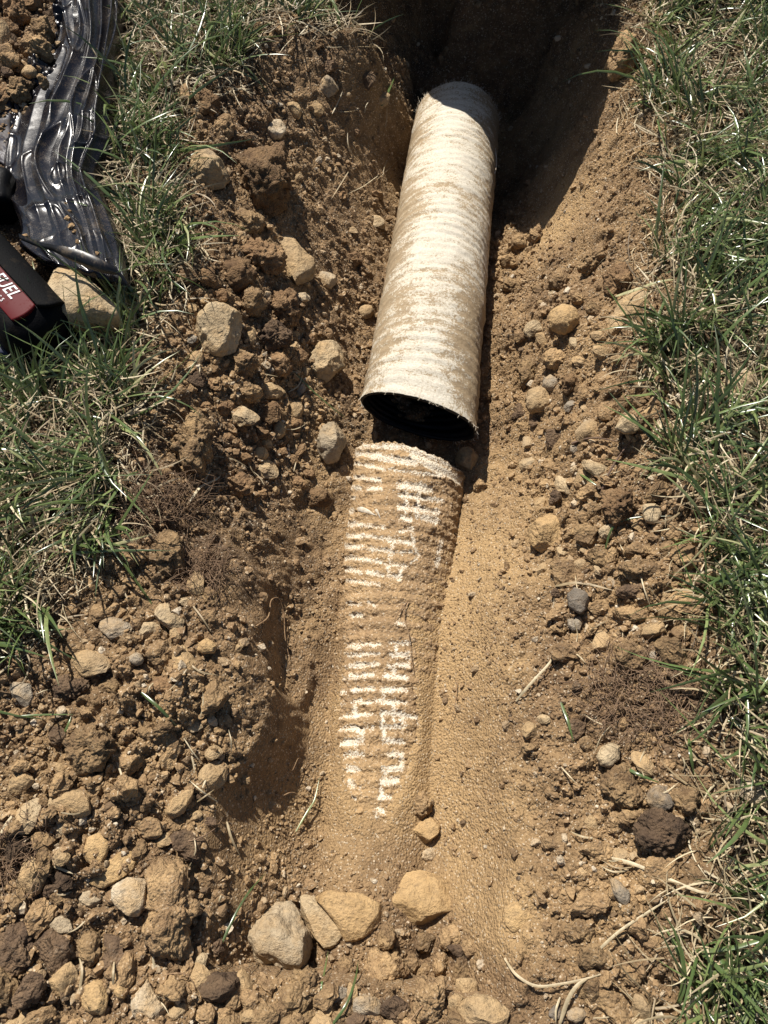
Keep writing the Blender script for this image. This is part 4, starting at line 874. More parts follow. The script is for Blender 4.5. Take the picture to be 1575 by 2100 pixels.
cr = cat_mesh('loose_soil_crumbs', [crumbs(11000, .0020, .0058, 2, 61, 2.2), crumbs(66000, .0008, .0025, 1, 62, 1.4)], False, True)
tag(link('loose_soil_crumbs', cr, M['crumb']), 'countless loose tan and brown soil crumbs strewn over the trench banks', 'soil crumbs', kind='stuff')

# ------------------------------------------------------------------ grass
def blades(xy, L, Wd, lean, az, curl, tone, rs, lift=0.0, seg=6, zz=None):
    n = len(xy); z = (HT(xy[:, 0], xy[:, 1]) if zz is None else zz) + lift
    t = np.linspace(0, 1, seg); wprof = np.array([.75, 1, .95, .8, .5, .04]) if seg == 6 else np.interp(t, [0, .2, .7, 1], [.7, 1, .8, .04])
    ang = lean[:, None] + curl[:, None] * t[None]                         # from vertical
    ds = L[:, None] / (seg - 1)
    hx = np.cumsum(np.sin(ang) * ds, 1) - np.sin(ang[:, :1]) * ds; hz = np.cumsum(np.cos(ang) * ds, 1) - np.cos(ang[:, :1]) * ds
    azt = az[:, None] + (rs.normal(size=n) * .35)[:, None] * t[None]
    cx = xy[:, :1] + np.cos(azt) * hx; cy = xy[:, 1:] + np.sin(azt) * hx; cz = z[:, None] + hz
    gz = HT(cx, cy) + .0012; cz = np.maximum(cz, gz)
    tw = rs.uniform(-1.2, 1.2, n)[:, None]; sx = -np.sin(azt) * np.cos(tw); sy = np.cos(azt) * np.cos(tw); sz = np.sin(tw) * np.ones_like(sx)
    wd = Wd[:, None] * wprof[None] * .5
    A = np.stack([cx + sx * wd, cy + sy * wd, cz + sz * wd], -1); B = np.stack([cx - sx * wd, cy - sy * wd, cz - sz * wd], -1)
    C = np.stack([cx, cy, cz + .18 * wd * 2], -1)
    V = np.stack([A, C, B], 2).reshape(n, seg * 3, 3)
    q = grid_faces(seg, 3); Q = (q[None] + (np.arange(n) * seg * 3)[:, None, None]).reshape(-1, 4)
    return V.reshape(-1, 3), Q, np.repeat(tone, seg * 3)
GL = [(236,-60),(560,-60),(600,10),(560,70),(500,110),(450,175),(385,240),(372,300),(380,420),(405,480),(385,560),(330,640),(300,700),(340,740),(360,800),(340,880),(310,950),(340,1000),(290,1110),(190,1150),(170,1240),(110,1320),(40,1390),(-20,1440),(-700,1500),(-700,300),(-60,300),(-40,740),(60,690),(250,670),(265,560),(225,400),(238,200)]
GR_ = [(1300,-60),(1350,80),(1330,180),(1370,300),(1385,420),(1350,520),(1370,620),(1330,700),(1350,800),(1400,880),(1370,960),(1440,1060),(1430,1200),(1470,1330),(1470,1480),(1500,1600),(1450,1720),(1490,1850),(1400,1960),(1370,2100),(1340,2300),(3000,2300),(3000,-60)]
GT = [(-1500,-60),(1300,-60),(3000,-60),(3000,-800),(-1500,-800)]
def grass_mask(x, y):
    px, py = PX(x, y, 0 * x); jit = 30 * fbm2(x, y, 40, 3, .5, 2); jy = 30 * fbm2(x, y, 40, 3, .5, 12)
    m = inpoly(px + jit + 18 + 50 * sstep(620, 820, py), py + jy, GL) | inpoly(px, py, [(540,-80),(900,-80),(860,-10),(720,5),(600,35)]) | inpoly(px + jit, py + jy, GR_) | (inpoly(px, py, GT) & ((HT(x, y) > -.028)))
    under = inpoly(px, py, [(120,-80),(245,-80),(236,190),(215,330),(240,520),(245,570),(100,530),(105,600),(85,680),(-40,740),(-250,740),(-250,330),(-40,190),(60,200)])
    return m & (HT(x, y) > -.05) & ~under
def scatter(n, xr, yr, rs, clump=None):
    x = rs.uniform(*xr, n); y = rs.uniform(*yr, n); k = grass_mask(x, y)
    if clump: k &= rs.random(n) < np.clip(.5 + clump * fbm2(x, y, 26, 3, .5, 77), .06, 1)
    return np.c_[x[k], y[k]]
rs = np.random.default_rng(5)
def around(p, lo):
    """lean direction: a patchwork of tufts combed in their own directions"""
    return 2.6 * np.pi * fbm2(p[:, 0], p[:, 1], 11, 2, .5, 91) + 1.2 + rs.normal(size=len(p)) * .9
gp = []
P = scatter(60000, (-.62, .62), (-.25, 1.15), rs, 1.1); n = len(P)
cl = fbm2(P[:, 0], P[:, 1], 9, 3, .5, 55)
gp.append(blades(P, rs.uniform(.024, .072, n) * (1 + .4 * cl), rs.uniform(.0015, .0034, n), rs.uniform(.10, .95, n), around(P, 0), rs.uniform(.1, 1.2, n), np.clip(rs.beta(2, 2.6, n) + .15 * cl, 0, 1), rs))
P = scatter(15000, (-.62, .62), (-.25, 1.15), rs, 1.2); n = len(P)
gp.append(blades(P, rs.uniform(.050, .105, n), rs.uniform(.0020, .0038, n), rs.uniform(.2, 1.1, n), around(P, 0), rs.uniform(.3, 1.3, n), rs.beta(2, 2.4, n), rs))
P = scatter(20000, (-1.6, 1.6), (-.7, 2.3), rs); P = P[(np.abs(P[:, 0]) > .6) | (P[:, 1] > 1.13) | (P[:, 1] < -.24)]; n = len(P)
gp.append(blades(P, rs.uniform(.03, .07, n), rs.uniform(.003, .006, n), rs.uniform(.2, .9, n), rs.uniform(0, 6.28, n), rs.uniform(.1, 1.0, n), rs.beta(2, 2.6, n), rs))
# tall fringe on the far rim of the deep hole
P = np.c_[rs.uniform(-.25, .42, 2600), rs.uniform(1.085, 1.16, 2600)]; P = P[HT(P[:, 0], P[:, 1]) > -.035]; n = len(P)
gp.append(blades(P, rs.uniform(.04, .09, n), rs.uniform(.0018, .0034, n), rs.uniform(.1, .8, n), rs.uniform(0, 6.28, n), rs.uniform(.1, 1.2, n), rs.beta(2, 3, n), rs))
k1 = rs.integers(2, nb, 2600); k2 = rs.integers(1, ne - 1, 2600); Pf = Ts[k1, k2]; n = len(Pf)
gp.append(blades(Pf[:, :2], rs.uniform(.02, .05, n), rs.uniform(.0018, .003, n), rs.uniform(.1, .7, n), rs.uniform(.4, 2.7, n), rs.uniform(.1, .8, n), rs.beta(2, 3, n), rs, 0, 6, Pf[:, 2] - .002))
tag(link('grass', cat_mesh('grass', gp, True, True), M['grass']), 'green lawn grass left and right of the trench', 'grass', kind='stuff')
sp = []
P = scatter(48000, (-.60, .60), (-.25, 1.12), rs); n = len(P)
sp.append(blades(P, rs.uniform(.012, .05, n), rs.uniform(.0008, .0020, n), rs.uniform(.9, 1.45, n), rs.uniform(0, 6.28, n), rs.uniform(-.2, .6, n), rs.beta(1.8, 1.6, n), rs, rs.uniform(0, .013, n)))
# fringe of dead blades spilling over the soil edge
x = rs.uniform(-.5, .5, 30000); y = rs.uniform(-.15, 1.05, 30000); k = ~grass_mask(x, y)
near = np.zeros(len(x), bool)
for q in range(8):
    an = q * math.pi / 4; near |= grass_mask(x + .018 * math.cos(an), y + .018 * math.sin(an))
k &= near & (HT(x, y) > -.06); P = np.c_[x[k], y[k]][:4200]; n = len(P)
sp.append(blades(P, rs.uniform(.012, .045, n), rs.uniform(.0007, .0018, n), rs.uniform(1.2, 1.6, n), rs.uniform(0, 6.28, n), rs.uniform(-.1, .3, n), rs.beta(1.8, 1.6, n), rs, rs.uniform(0, .004, n)))
tag(link('dead_grass', cat_mesh('dead_grass', sp, True, True), M['straw']), 'dry straw-coloured thatch between the green blades', 'dead grass', kind='stuff')

# individual blades, straws, roots and twigs lying on the soil
def stalk(name, label, cat, mat, pts_px, wpx, lifts=None, tone=.5, flat=True, group=None):
    W = []
    for i, (x, y) in enumerate(pts_px):
        q = surf(x, y); lf = (lifts[i] if lifts else .003); z = q[2] + lf; W.append(U(x, y, z))
    W = spline(W, max(10, 5 * len(pts_px))); n = len(W)
    W[:, 2] = np.maximum(W[:, 2], HT(W[:, 0], W[:, 1]) + .0008)
    wd = wpx / F * .46
    t = np.linspace(0, 1, n); c0 = W.mean(0)
    if flat:
        T = np.gradient(W, axis=0); T /= np.linalg.norm(T, axis=1)[:, None]; S = np.cross(T, [0, 0, 1]); S /= np.linalg.norm(S, axis=1)[:, None]
        ww = wd * .5 * np.interp(t, [0, .15, .7, 1], [.55, 1, .8, .08])[:, None]
        V = np.stack([W + S * ww - [0, 0, 0], W + np.array([0, 0, 1]) * ww * .45, W - S * ww], 1)
        me = mesh_np(name, V.reshape(-1, 3) - c0, grid_faces(n, 3), True, {'tone': np.full(n * 3, tone)})
    else:
        jit = .18 * np.sin(np.arange(n) * 1.7) + 1
        v, q = tube(W, wd * .5 * np.interp(t, [0, 1], [1, .35]) * jit, 7)
        me = mesh_np(name, v - c0, q, True, {'tone': np.full(len(v), tone)})
    o = link(name, me, M[mat], None, c0); return tag(o, label, cat, group)
S_ = [
 ('grass_sprig','short wide grey-green leaf lying on the scraped slope left of the far pipe end','grass blade','grass',[(782,218),(795,190),(811,155)],12,.45,True),
 ('green_stalk','thick bright green stalk lying under the cracked brown clod, right','grass stalk','grass',[(1262,608),(1310,592),(1350,578),(1392,572)],12,.93,True),
 ('grass_sprig','green blade standing in the smooth soil left of the buried pipe','grass blade','grass',[(607,1705),(630,1665),(645,1640),(655,1595)],5,.8,True),
 ('grass_sprig','long dark green blade crossing the clods left of the biggest grey rock','grass blade','grass',[(450,1945),(480,1880),(510,1830),(545,1790)],6,.3,True),
 ('grass_sprig','green blade sticking up from under the pale pointed slab','grass blade','grass',[(658,2040),(664,2000),(673,1950)],5,.5,True),
 ('grass_sprig','curved green blade at the bottom edge below the pale pointed slab','grass blade','grass',[(675,2110),(710,2060),(728,2010),(735,1970)],6,.35,True),
 ('grass_sprig','thin green blade on the rubble left of the lower buried pipe, near the left edge','grass blade','grass',[(30,1470),(80,1466),(150,1465)],5,.5,True),
 ('grass_sprig','short green blade on the tan crumbs left of the big lumpy clod','grass blade','grass',[(128,1508),(138,1490),(146,1468)],7,.55,True),
 ('grass_sprig','dark green blade slanting over the left bank','grass blade','grass',[(290,1420),(330,1455),(372,1500)],8,.35,True),
 ('grass_sprig','upright green blade on the right bank beside the dark root tuft','grass blade','grass',[(1150,1440),(1165,1480),(1176,1520)],8,.45,True),
 ('grass_sprig','dark green blade below the dark root tuft','grass blade','grass',[(1413,1515),(1417,1550),(1424,1592)],9,.4,True),
 ('grass_sprig','green blade across the big rounded ochre clod, lower right','grass blade','grass',[(1275,1570),(1310,1588),(1352,1605)],8,.4,True),
 ('grass_sprig','green blade crossing the tall brown clod at the right grass','grass blade','grass',[(1240,1130),(1258,1080),(1300,1062),(1380,1058)],6,.35,True),
 ('grass_sprig','broad green blade pointing up left from the right grass, level with the pipe mouth','grass blade','grass',[(1328,796),(1370,830),(1420,868),(1470,890)],12,.45,True),
 ('grass_sprig','short green blade among the right bank crumbs below the twig','grass blade','grass',[(1185,968),(1205,982),(1228,998)],9,.55,True),
 ('grass_sprig','bent green blade over clods left of the pale angular block','grass blade','grass',[(600,760),(640,800),(680,835),(710,858)],5,.4,True),
 ('straw','golden curved straw on the crumbs right of the buried pipe','straw','straw',[(1138,1202),(1180,1195),(1220,1201),(1262,1212)],8,.35,True),
 ('straw','thin pale straw slanting on the smooth sand of the right bank','straw','straw',[(1058,1438),(1090,1400),(1125,1362),(1132,1345)],7,.8,True),
 ('straw','long pale stalk curving left out of the lower right grass','straw','straw',[(1242,1757),(1300,1772),(1370,1802),(1440,1830),(1500,1836)],8,.7,True),
 ('straw','jointed tan straw bent like an elbow at the lower right','straw','straw',[(1034,1965),(1060,2000),(1100,2022),(1150,2018),(1210,2005),(1270,1985)],6,.6,True),
 ('straw','tan straw running down to the bottom edge, right','straw','straw',[(1148,2100),(1165,2050),(1185,2020),(1220,1998)],9,.65,True),
 ('straw','long thin straw crossing the smooth pale stone group, lower right','straw','straw',[(1215,1960),(1270,1910),(1330,1870),(1380,1838)],6,.75,True),
 ('straw','short tan straw on the left bank below the flat oval slab','straw','straw',[(110,1776),(130,1784),(150,1792)],6,.6,True),
 ('straw','upright straw between clods at the lower left corner','straw','straw',[(163,2030),(168,1990),(160,1955)],6,.5,True),
 ('straw','straw standing right of the upright lower left straw','straw','straw',[(233,2030),(232,1995),(235,1960)],6,.55,True),
 ('straw','pale bleached stalk leaning out of the left grass below the bag stone','straw','straw',[(300,1010),(255,960),(240,930)],6,.9,True),
 ('straw','pale stalk curving down from the left grass beside the middle clods','straw','straw',[(385,1035),(410,1000),(440,985),(462,970)],8,.85,True),
 ('straw','tan straw lying in crumbs by the left edge, lower third','straw','straw',[(0,1712),(20,1680),(40,1660)],8,.8,True),
 ('straw','thin tan straw left of the buried pipe near the bank foot','straw','straw',[(465,1685),(475,1720),(492,1755)],6,.5,True),
 ('twig','brown woody twig standing on the right bank below the pale stones','twig','twig',[(1232,1012),(1248,972),(1268,938),(1296,900)],9,.3,False),
 ('twig','thin forked twig lying left of the pale tan stone, right bank','twig','twig',[(1172,910),(1195,902),(1225,898),(1265,905)],8,.6,False),
 ('root','white curling root at the left foot of the buried pipe','root','root',[(525,1285),(550,1265),(556,1232),(572,1228),(582,1260),(585,1310),(595,1355)],5,.5,False),
 ('root','fine root hanging in a long loop over the soil right of the first white stripes','root','root',[(838,1235),(828,1260),(838,1300),(842,1340),(850,1385)],4,.5,False),
 ('root','thin dark root on the soil between the two striped stretches','root','darkroot',[(835,1235),(815,1260),(806,1285)],3,.5,False),
 ('root','long thin root running up the smooth sand right of the last stripes','root','root',[(938,1400),(932,1450),(918,1500)],3,.5,False),
 ('root','short root poking out of the left bank beside the lower stripes','root','root',[(570,1637),(600,1625),(620,1640)],4,.5,False),
 ('root','fine branching root on the left bank at mid height','root','root',[(585,1600),(600,1580),(612,1555),(622,1565)],3,.5,False),
 ('root','thin root standing in front of the deep hole above the ridge clods','root','root',[(1050,420),(1058,450),(1066,478)],4,.5,False),
 ('root','wiry root crossing the rubble of the lower left bank','root','darkroot',[(340,1730),(400,1722),(440,1700),(455,1680)],4,.5,False),
 ('root','wiry root in the bottom rubble near the long tan clod','root','root',[(835,2100),(870,2060),(900,2040),(925,1995)],4,.5,False),
 ('root','pale root arching over the clod left of the biggest grey rock','root','root',[(318,2008),(345,1998),(380,1998),(398,2020),(396,2050)],4,.5,False),
 ('straw','pale straw lying across the foot of the black bag','straw','straw',[(192,510),(215,502),(240,500)],4,.8,True),
]
for s in S_:
    k = len(s[4]); lf = [.003 + .004 * math.sin(math.pi * i / (k - 1)) for i in range(k)]
    stalk(s[0], s[1], s[2], s[3], s[4], s[5], lf, s[6], s[7])
# short straws and rootlets strewn about the soil: individuals sharing a look
for (zone, cnt, nm, lab, grp) in ((ZONES[1][0], 16, 'straw', 'short pale straw bit lying on the left bank crumbs', 'straw bits on the left bank'),
                                  (ZONES[2][0], 12, 'straw', 'short pale straw bit in the lower left rubble', 'straw bits in the lower left'),
                                  (ZONES[6][0], 16, 'straw', 'short pale straw bit on the lower right slope', 'straw bits on the lower right slope'),
                                  (ZONES[5][0], 14, 'straw', 'short pale straw bit on the right bank rubble', 'straw bits on the right bank'),
                                  (ZONES[0][0], 14, 'straw', 'short pale straw bit among the clods left of the cut pipe', 'straw bits left of the cut pipe'),
                                  ([(600,60),(830,60),(820,420),(640,400)], 12, 'straw', 'short straw bit on the soil above the scraped left slope', 'straw bits above the scraped slope')):
    xs = [p[0] for p in zone]; ys = [p[1] for p in zone]; k = 0
    while k < cnt:
        px, py = random.uniform(min(xs), max(xs)), random.uniform(min(ys), max(ys))
        if not bool(inpoly(np.array(px), np.array(py), zone)): continue
        an = random.uniform(0, 6.28); ln = random.uniform(22, 75); bend = random.uniform(-.3, .3)
        pts = [(px + math.cos(an + bend * i) * ln * i / 2, py + math.sin(an + bend * i) * ln * i / 2) for i in range(3)]; lab2 = rel_label(('short' if ln < 45 else 'longer') + ' loose straw', px, py) or lab
        stalk(nm, lab2, 'straw', 'straw', pts, random.uniform(2.5, 5), [.003, .006, .004], random.uniform(.3, 1), True, grp); k += 1
# fibrous root tufts
def tuft(label, cx, cy, rx, ry, n, mat, seed, hgt=.012, wid=.00035):
    rs = np.random.default_rng(seed); parts = []; c = surf(cx, cy)
    for q in range(n):
        a = rs.uniform(0, 6.28); r = math.sqrt(rs.random()); px = cx + rx * r * math.cos(a); py = cy + ry * r * math.sin(a); b = surf(px, py)
        d = rs.normal(size=3); d[2] = abs(d[2]) * .5; d /= np.linalg.norm(d); ln = rs.uniform(.008, .026); p1 = b + d * ln * .5 + rs.normal(size=3) * .003; p2 = b + d * ln + rs.normal(size=3) * .006
        p3 = p2 + rs.normal(size=3) * .007; pts = spline([b - [0, 0, .001], p1, p2, p3], 9); pts[:, 2] = np.clip(pts[:, 2], HT(pts[:, 0], pts[:, 1]) - .001, c[2] + hgt * 1.6)
        parts.append(tube(pts, np.linspace(wid, wid * .4, 9), 4))
    me = cat_mesh('root_tuft', [(v - c, q) for v, q in parts]); return tag(link('root_tuft', me, M[mat], None, c), label, 'root tuft')
tuft('dark reddish tuft of matted grass roots on the right bank beside the lawn', 1325, 1425, 115, 80, 420, 'darkroot', 3, .007)
tuft('fine brown tuft of matted roots at the left lawn edge above the blocky clod', 325, 1025, 95, 50, 320, 'darkroot', 4)
tuft('dark matted roots at the lower left edge of the photo', 25, 1745, 70, 60, 160, 'darkroot', 5)
tuft('small root tuft below the left lawn beside the blocky clod', 415, 1165, 45, 35, 260, 'darkroot', 6)
tuft('sparse thin roots in the dark right of the far pipe end', 1075, 110, 110, 80, 110, 'root', 7, .02)

# ------------------------------------------------------------------ black plastic bag
def mat_bag():
    m, t, pr = newmat('black_bag_plastic'); b = NB(t); p = b.pos()
    d = b.noise(p, 38, 6, .75, .4); sp = b.noise(p, 900, 3, .8); q = b.math('ADD', b.math('MULTIPLY', d, .75), b.math('MULTIPLY', sp, .65))
    msk = b.ramp(q, [(.76, 0), (1.0, .7)])
    c = b.mix(msk, (.0045, .0045, .007), (.13, .088, .048))
    spk = b.ramp(b.noise(p, 1500, 2, .6), [(.60, 0), (.68, .55)]); c = b.mix(b.math('MULTIPLY', spk, b.ramp(d, [(.40, .15), (.6, 1)])), c, (.24, .17, .10))
    b.l(c, pr.inputs['Base Color']); b.l(b.ramp(q, [(.70, .21), (.95, .55)]), pr.inputs['Roughness']); pr.inputs['Specular IOR Level'].default_value = .32
    n1 = b.noise(p, 26, 2, .4, .8)
    b.l(b.bump(n1, .0016, .5), pr.inputs['Normal'])
    return m
M['bag'] = mat_bag()
LE = [(108,-40),(112,20),(118,65),(104,100),(72,150),(42,195),(20,250),(6,300),(4,345),(10,395),(30,430),(40,465),(34,492),(58,515),(92,540)]
RE = [(258,-40),(253,20),(246,70),(240,130),(236,190),(230,240),(229,292),(208,335),(200,365),(212,400),(226,440),(240,480),(250,520),(256,550),(262,580)]
nv, nu = 420, 190
le = spline(LE, nv); re_ = spline(RE, nv); vv = np.linspace(0, 1, nv)[:, None] * np.ones(nu); uu = np.ones(nv)[:, None] * np.linspace(0, 1, nu)
def tri(x): return 1 - np.abs(x)
def ridge(c, wL, wR): 
    d = uu - c; return np.where(d < 0, np.exp(-np.abs(d) / wL), np.exp(-np.abs(d) / wR))
warp = .03 * fbm2(uu, vv * 3, 2.2, 2, .5, 4)
hh = np.zeros_like(uu)
for (c0, c1, c2, wl, wr, am) in ((.12,.22,.30,.10,.13,.006),(.36,.40,.45,.09,.06,.010),(.55,.60,.62,.05,.08,.011),(.72,.74,.74,.06,.04,.013),(.88,.86,.84,.04,.05,.013)):
    cc = np.where(vv < .5, c0 + (c1 - c0) * vv * 2, c1 + (c2 - c1) * (vv - .5) * 2) + warp * 1.3
    a_m = am * (.8 + .6 * fbm2(vv, vv * 0 + c0 * 30, 3, 2, .5, 3)) * (1 - .75 * sstep(.5, .85, vv))
    dd = uu - cc; hh = np.maximum(hh, a_m * np.where(dd < 0, np.exp(-(np.abs(dd) / wl) ** 1.05), np.exp(-(np.abs(dd) / wr) ** 1.05)))
hh += .006 * (1 - .4 * sstep(.5, .8, vv)) * fbm2(uu * 1.2, vv * 2.2, 1.6, 2, .4, 14) * sstep(0, .1, uu) * sstep(1, .9, uu)
cre = np.abs(fbm2(uu * 1.3 + .5 * vv, vv * 3 - .9 * uu, 2.0, 1, .5, 24)); hh += .0035 * np.exp(-cre * 9)
cre = np.abs(fbm2(uu * 1.5 - .9 * vv, vv * 3.4 + uu, 2.6, 1, .5, 29)); hh += .0022 * (1 - .5 * sstep(.5, .8, vv)) * np.exp(-cre * 11)
edge = np.minimum(sstep(0, .05, uu), sstep(1, .96, uu)); edge *= sstep(1.0, .985, vv) * .7 + .3
px = le[:, 0][:, None] * (1 - uu) + re_[:, 0][:, None] * uu; py = le[:, 1][:, None] * (1 - uu) + re_[:, 1][:, None] * uu
zb = .020 + .008 * np.sin(np.pi * uu) + .018 * sstep(.55, .98, vv)
zz = zb + hh * (.35 + .65 * edge) - .006 * (1 - edge)
Bv = np.zeros((nv, nu, 3)); d_ = (zb - CZ) / (-CT + (1050 - py) / F * ST)
Bv[..., 0] = d_ * (px - 787.5) / F; Bv[..., 1] = d_ * (ST + (1050 - py) / F * CT); Bv[..., 2] = zz
Bv[..., 2] = np.maximum(Bv[..., 2], HT(Bv[..., 0], Bv[..., 1]) + .0015)
bag = link('plastic_bag', None); bag.location = Bv.mean((0, 1)); tag(bag, 'crumpled dusty black plastic bag stretched over the grass at the upper left', 'plastic bag')
bs = child_np('bag_sheet', Bv, grid_faces(nv, nu), M['bag'], bag)
md = bs.modifiers.new('thickness', 'SOLIDIFY'); md.thickness = .0006; md.offset = -1
# second layer seen at the left and turned-up hem over the stone
M['film'] = mat_plain('grey_film', (.045, .042, .052), .45, .25, 60, (.12, .09, .06), .45, .65, .6)
hem = spline([UD(x, y, d) for x, y, d in ((40,482,.66),(85,500,.655),(125,507,.645),(165,516,.645),(205,533,.645),(238,552,.65),(262,580,.655))], 60)
t_ = np.linspace(0, 1, 60); w2 = (.003 + .006 * np.sin(np.pi * np.clip((t_ - .25) / .6, 0, 1)))[:, None]
H1 = hem + np.array([0, 0, .002]); H2 = hem + np.array([0, -.4, .25]) * w2; H3 = hem + np.array([.1, -1.1, -.2]) * w2; H4 = hem + np.array([.1, -.9, -1.1]) * w2
child_np('folded_hem', np.stack([H1, H2, H3, H4], 1).reshape(-1, 3), grid_faces(60, 4), mat_plain('dusty_hem', (.012, .011, .012), .4, .5, 70, (.16, .115, .07), .52, .66, .7), bag)
# dirty translucent film beside the bag
fv = []
for v in np.linspace(0, 1, 60):
    for u in np.linspace(0, 1, 24):
        x = -60 + (60 + 52 - 30 * v) * u; y = 195 + (330 - 195) * v + 18 * math.sin(u * 3 + v * 5)
        z = .010 + .004 * math.sin(u * 9 + v * 4) + .002 * math.sin(v * 21 + u * 3); q = U(x, y, z); fv.append((q[0], q[1], max(q[2], float(HT(q[0], q[1])) + .002)))
fv = np.array(fv); flm = link('plastic_film', mesh_np('plastic_film', fv - fv.mean(0), grid_faces(60, 24)), M['film'], None, fv.mean(0))
md = flm.modifiers.new('thickness', 'SOLIDIFY'); md.thickness = .0006; md.offset = -1
tag(flm, 'piece of dirty grey translucent plastic film sticking out left of the black bag', 'plastic film')
# crumbs lying on the bag
BW = ['highest of the', 'largest of the', 'third', 'second highest', 'lowest left', 'top', 'right-hand', 'far left']
for bi_, (x_, y_, s_) in enumerate(((142,452,12),(150,468,16),(155,478,10),(146,440,8),(160,500,9),(140,425,6),(200,520,10),(50,488,14))):
    u_ = np.argmin((px - x_) ** 2 + (py - y_) ** 2); b_ = Bv.reshape(-1, 3)[u_]
    o = bpy.data.objects.new('soil_clod', proto_mat(random.randrange(10), 'clod')); COL.objects.link(o); o.location = (b_[0], b_[1], b_[2] + s_ * .00010); s2 = s_ * .00042 * 1.2; o.scale = (s2, s2, s2 * .8)
    o.rotation_euler = (0, 0, random.uniform(0, 6)); tag(o, ['soil crumb fourth from the bottom in the trail on the black bag','larger soil crumb in the middle of the trail on the black bag','soil crumb just under the larger one in the trail on the black bag','soil crumb second from the top of the trail on the black bag','lowest soil crumb of the trail on the black bag','topmost tiny soil crumb of the trail on the black bag','lone soil crumb at the right end of the bag hem','soil crumb at the left corner of the bag near the power tool'][bi_], 'soil clod', 'crumbs on the plastic bag')

# ------------------------------------------------------------------ power tool
M['toolblack'] = mat_plain('tool_black', (.002, .002, .0025), .5, .08, 70, (.02, .014, .01), .55, .75, .4, .0004, 500)
M['rubber'] = mat_plain('tool_rubber', (.003, .003, .0033), .7, .06, 40, (.06, .045, .03), .55, .75, .5, .0006, 700)
M['toolred'] = mat_plain('tool_red', (.075, .003, .005), .55, .12, 90, (.10, .03, .02), .55, .75, .6)
M['lettering'] = mat_plain('tool_lettering', (.55, .54, .53), .5, .4, 200, (.25, .22, .2), .5, .7, .6)
M['navy'] = mat_plain('navy_plastic', (.012, .018, .045), .4, .5)
tool = link('power_tool', None)
C0 = U(28, 603, .052); tool.location = C0
tag(tool, 'black and red cordless power tool in the grass at the left edge', 'power tool')
dirv = U(66, 645, .052) - U(-8, 563, .052); dirv[2] = 0; dirv /= np.linalg.norm(dirv); perp = np.array([-dirv[1], dirv[0], 0])     # perp points up-right in the photo
TM = Matrix(((dirv[0], perp[0], 0, 0), (dirv[1], perp[1], 0, 0), (0, 0, 1, 0), (0, 0, 0, 1)))
def loft(name, secs, mat, parent, n=64, rot=True):
    """secs: (x, yc, zc, ry, rz, power)"""
    rows = []; th = np.linspace(0, 2 * np.pi, n, endpoint=False)
    for (x, yc, zc, ry, rz, pw) in secs:
        c, s = np.cos(th), np.sin(th); rows.append(np.c_[np.full(n, x), yc + ry * np.sign(c) * np.abs(c) ** pw, zc + rz * np.sign(s) * np.abs(s) ** pw])
    V = np.concatenate(rows); Q = grid_faces(len(secs), n, True); me = mesh_np(name, V, Q); o = link(name, me, mat, parent); return o
def dense(secs, k=8):
    A = spline(np.array(secs), k * len(secs)); return [tuple(r) for r in A]
tl = Matrix.Rotation(0, 4, 'Z')
def place(o, base=(0, 0, 0)):
    o.matrix_local = Matrix.Translation(Vector(base)) @ TM; return o
# measured from the label centre: x runs along the lettering (down right), y up right, z up
AX = -.002; ZC = -.030; RH = .034
body = loft('motor_housing', dense([(-.17,AX,ZC,.001,.001,1),(-.168,AX,ZC,.020,.020,.85),(-.155,AX,ZC,.030,.030,.75),(-.11,AX,ZC,RH,.034,.72),(-.03,AX,ZC,RH,.034,.72),(.020,AX,ZC,RH,.034,.72),(.034,AX,ZC-.001,.031,.031,.75),(.044,AX,ZC-.003,.022,.022,.9),(.048,AX,ZC-.004,.001,.001,1)]), M['toolblack'], tool); place(body)
handle = loft('handle', dense([(0,0,0,.020,.018,.8),(.03,0,0,.019,.017,.8),(.07,0,0,.019,.017,.8),(.09,0,0,.022,.02,.8)]), M['rubber'], tool)
HM = Matrix.Translation(TM @ Vector((-.062, .012, -.030))) @ TM @ Matrix.Rotation(R(196), 4, 'Z'); handle.matrix_local = HM
batt = loft('battery_pack', dense([(0,0,0,.001,.001,1),(.001,0,0,.032,.024,.35),(.02,0,0,.034,.025,.35),(.045,0,0,.032,.024,.35),(.046,0,0,.001,.001,1)]), M['toolblack'], tool)
batt.matrix_local = Matrix.Translation(Vector(U(-38, 452, .012) - C0)) @ Matrix.Rotation(R(97), 4, 'Z')
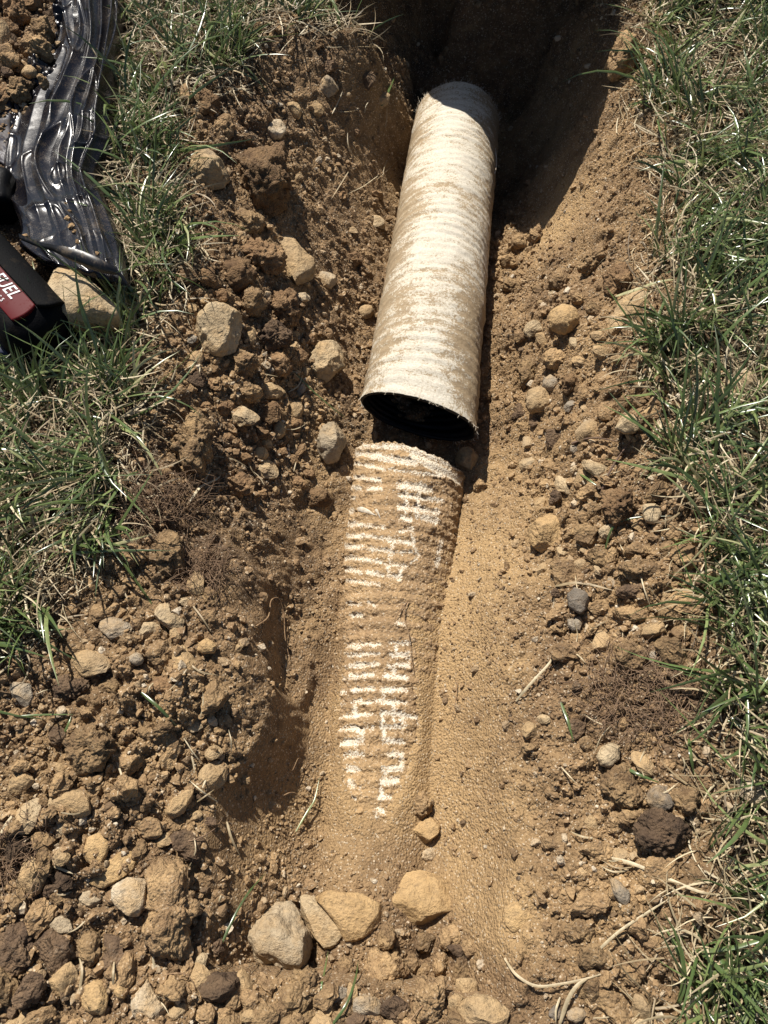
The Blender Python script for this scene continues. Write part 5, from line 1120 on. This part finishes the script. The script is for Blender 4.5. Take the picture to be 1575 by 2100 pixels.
foot = loft('side_cover', dense([(-.10,-.030,-.042,.001,.001,1),(-.09,-.030,-.042,.022,.018,.7),(-.02,-.034,-.042,.026,.018,.7),(.02,-.034,-.042,.022,.016,.8),(.034,-.030,-.042,.001,.001,1)]), M['navy'], tool); place(foot)
def on_house(x, y, lift):
    yy = max(-.985, min(.985, (y - AX) / RH)); return ZC + .034 * (1 - abs(yy) ** (2 / .72)) ** (.72 / 2) + lift
def house_panel(name, x0, x1, y0, y1, lift, mat, round_end=0):
    pv = []; nx, ny = 60, 34
    for i in range(nx):
        for j in range(ny):
            v = j / (ny - 1); y = y0 + (y1 - y0) * v; xe = x1 - round_end * (2 * v - 1) ** 2; x = x0 + (xe - x0) * i / (nx - 1); pv.append((x, y, on_house(x, y, lift)))
    o = link(name, mesh_np(name, np.array(pv), grid_faces(nx, ny)[:, ::-1]), mat, tool); place(o)
    md = o.modifiers.new('t', 'SOLIDIFY'); md.thickness = .003; md.offset = -1; return o
house_panel('red_panel', -.10, .031, -.0165, .0068, .0012, M['toolred'], .003)
house_panel('rubber_sleeve', -.12, .036, .0078, .0300, .0026, M['rubber'], .006)
def text_part(txt, size, x, y, parent, mat, sp=1.0, shear=0):
    cu = bpy.data.curves.new('lettering', 'FONT'); cu.body = txt; cu.size = size; cu.extrude = 0; cu.space_character = sp; cu.shear = shear; cu.offset = size * .012
    tmp = bpy.data.objects.new('tmp', cu); COL.objects.link(tmp); bpy.context.view_layer.update()
    me = bpy.data.meshes.new_from_object(tmp); bpy.data.objects.remove(tmp)
    bm = bmesh.new(); bm.from_mesh(me); bmesh.ops.triangulate(bm, faces=bm.faces)
    pass
    for v in bm.verts: v.co = Vector((v.co.x + x, v.co.y + y, on_house(v.co.x + x, v.co.y + y, .0017)))
    bm.to_mesh(me); bm.free(); me.name = 'lettering'; o = link('lettering', me, mat, parent); place(o); return o
text_part('FUEL', .0150, -.0245, -.0052, tool, M['lettering'], 1.05, .25)
text_part('BRUSHLESS', .0052, -.036, -.0128, tool, M['lettering'], 1.75)
print('tris', sum(len(o.data.polygons) for o in bpy.data.objects if o.type == 'MESH'), 'objs', len(bpy.data.objects))
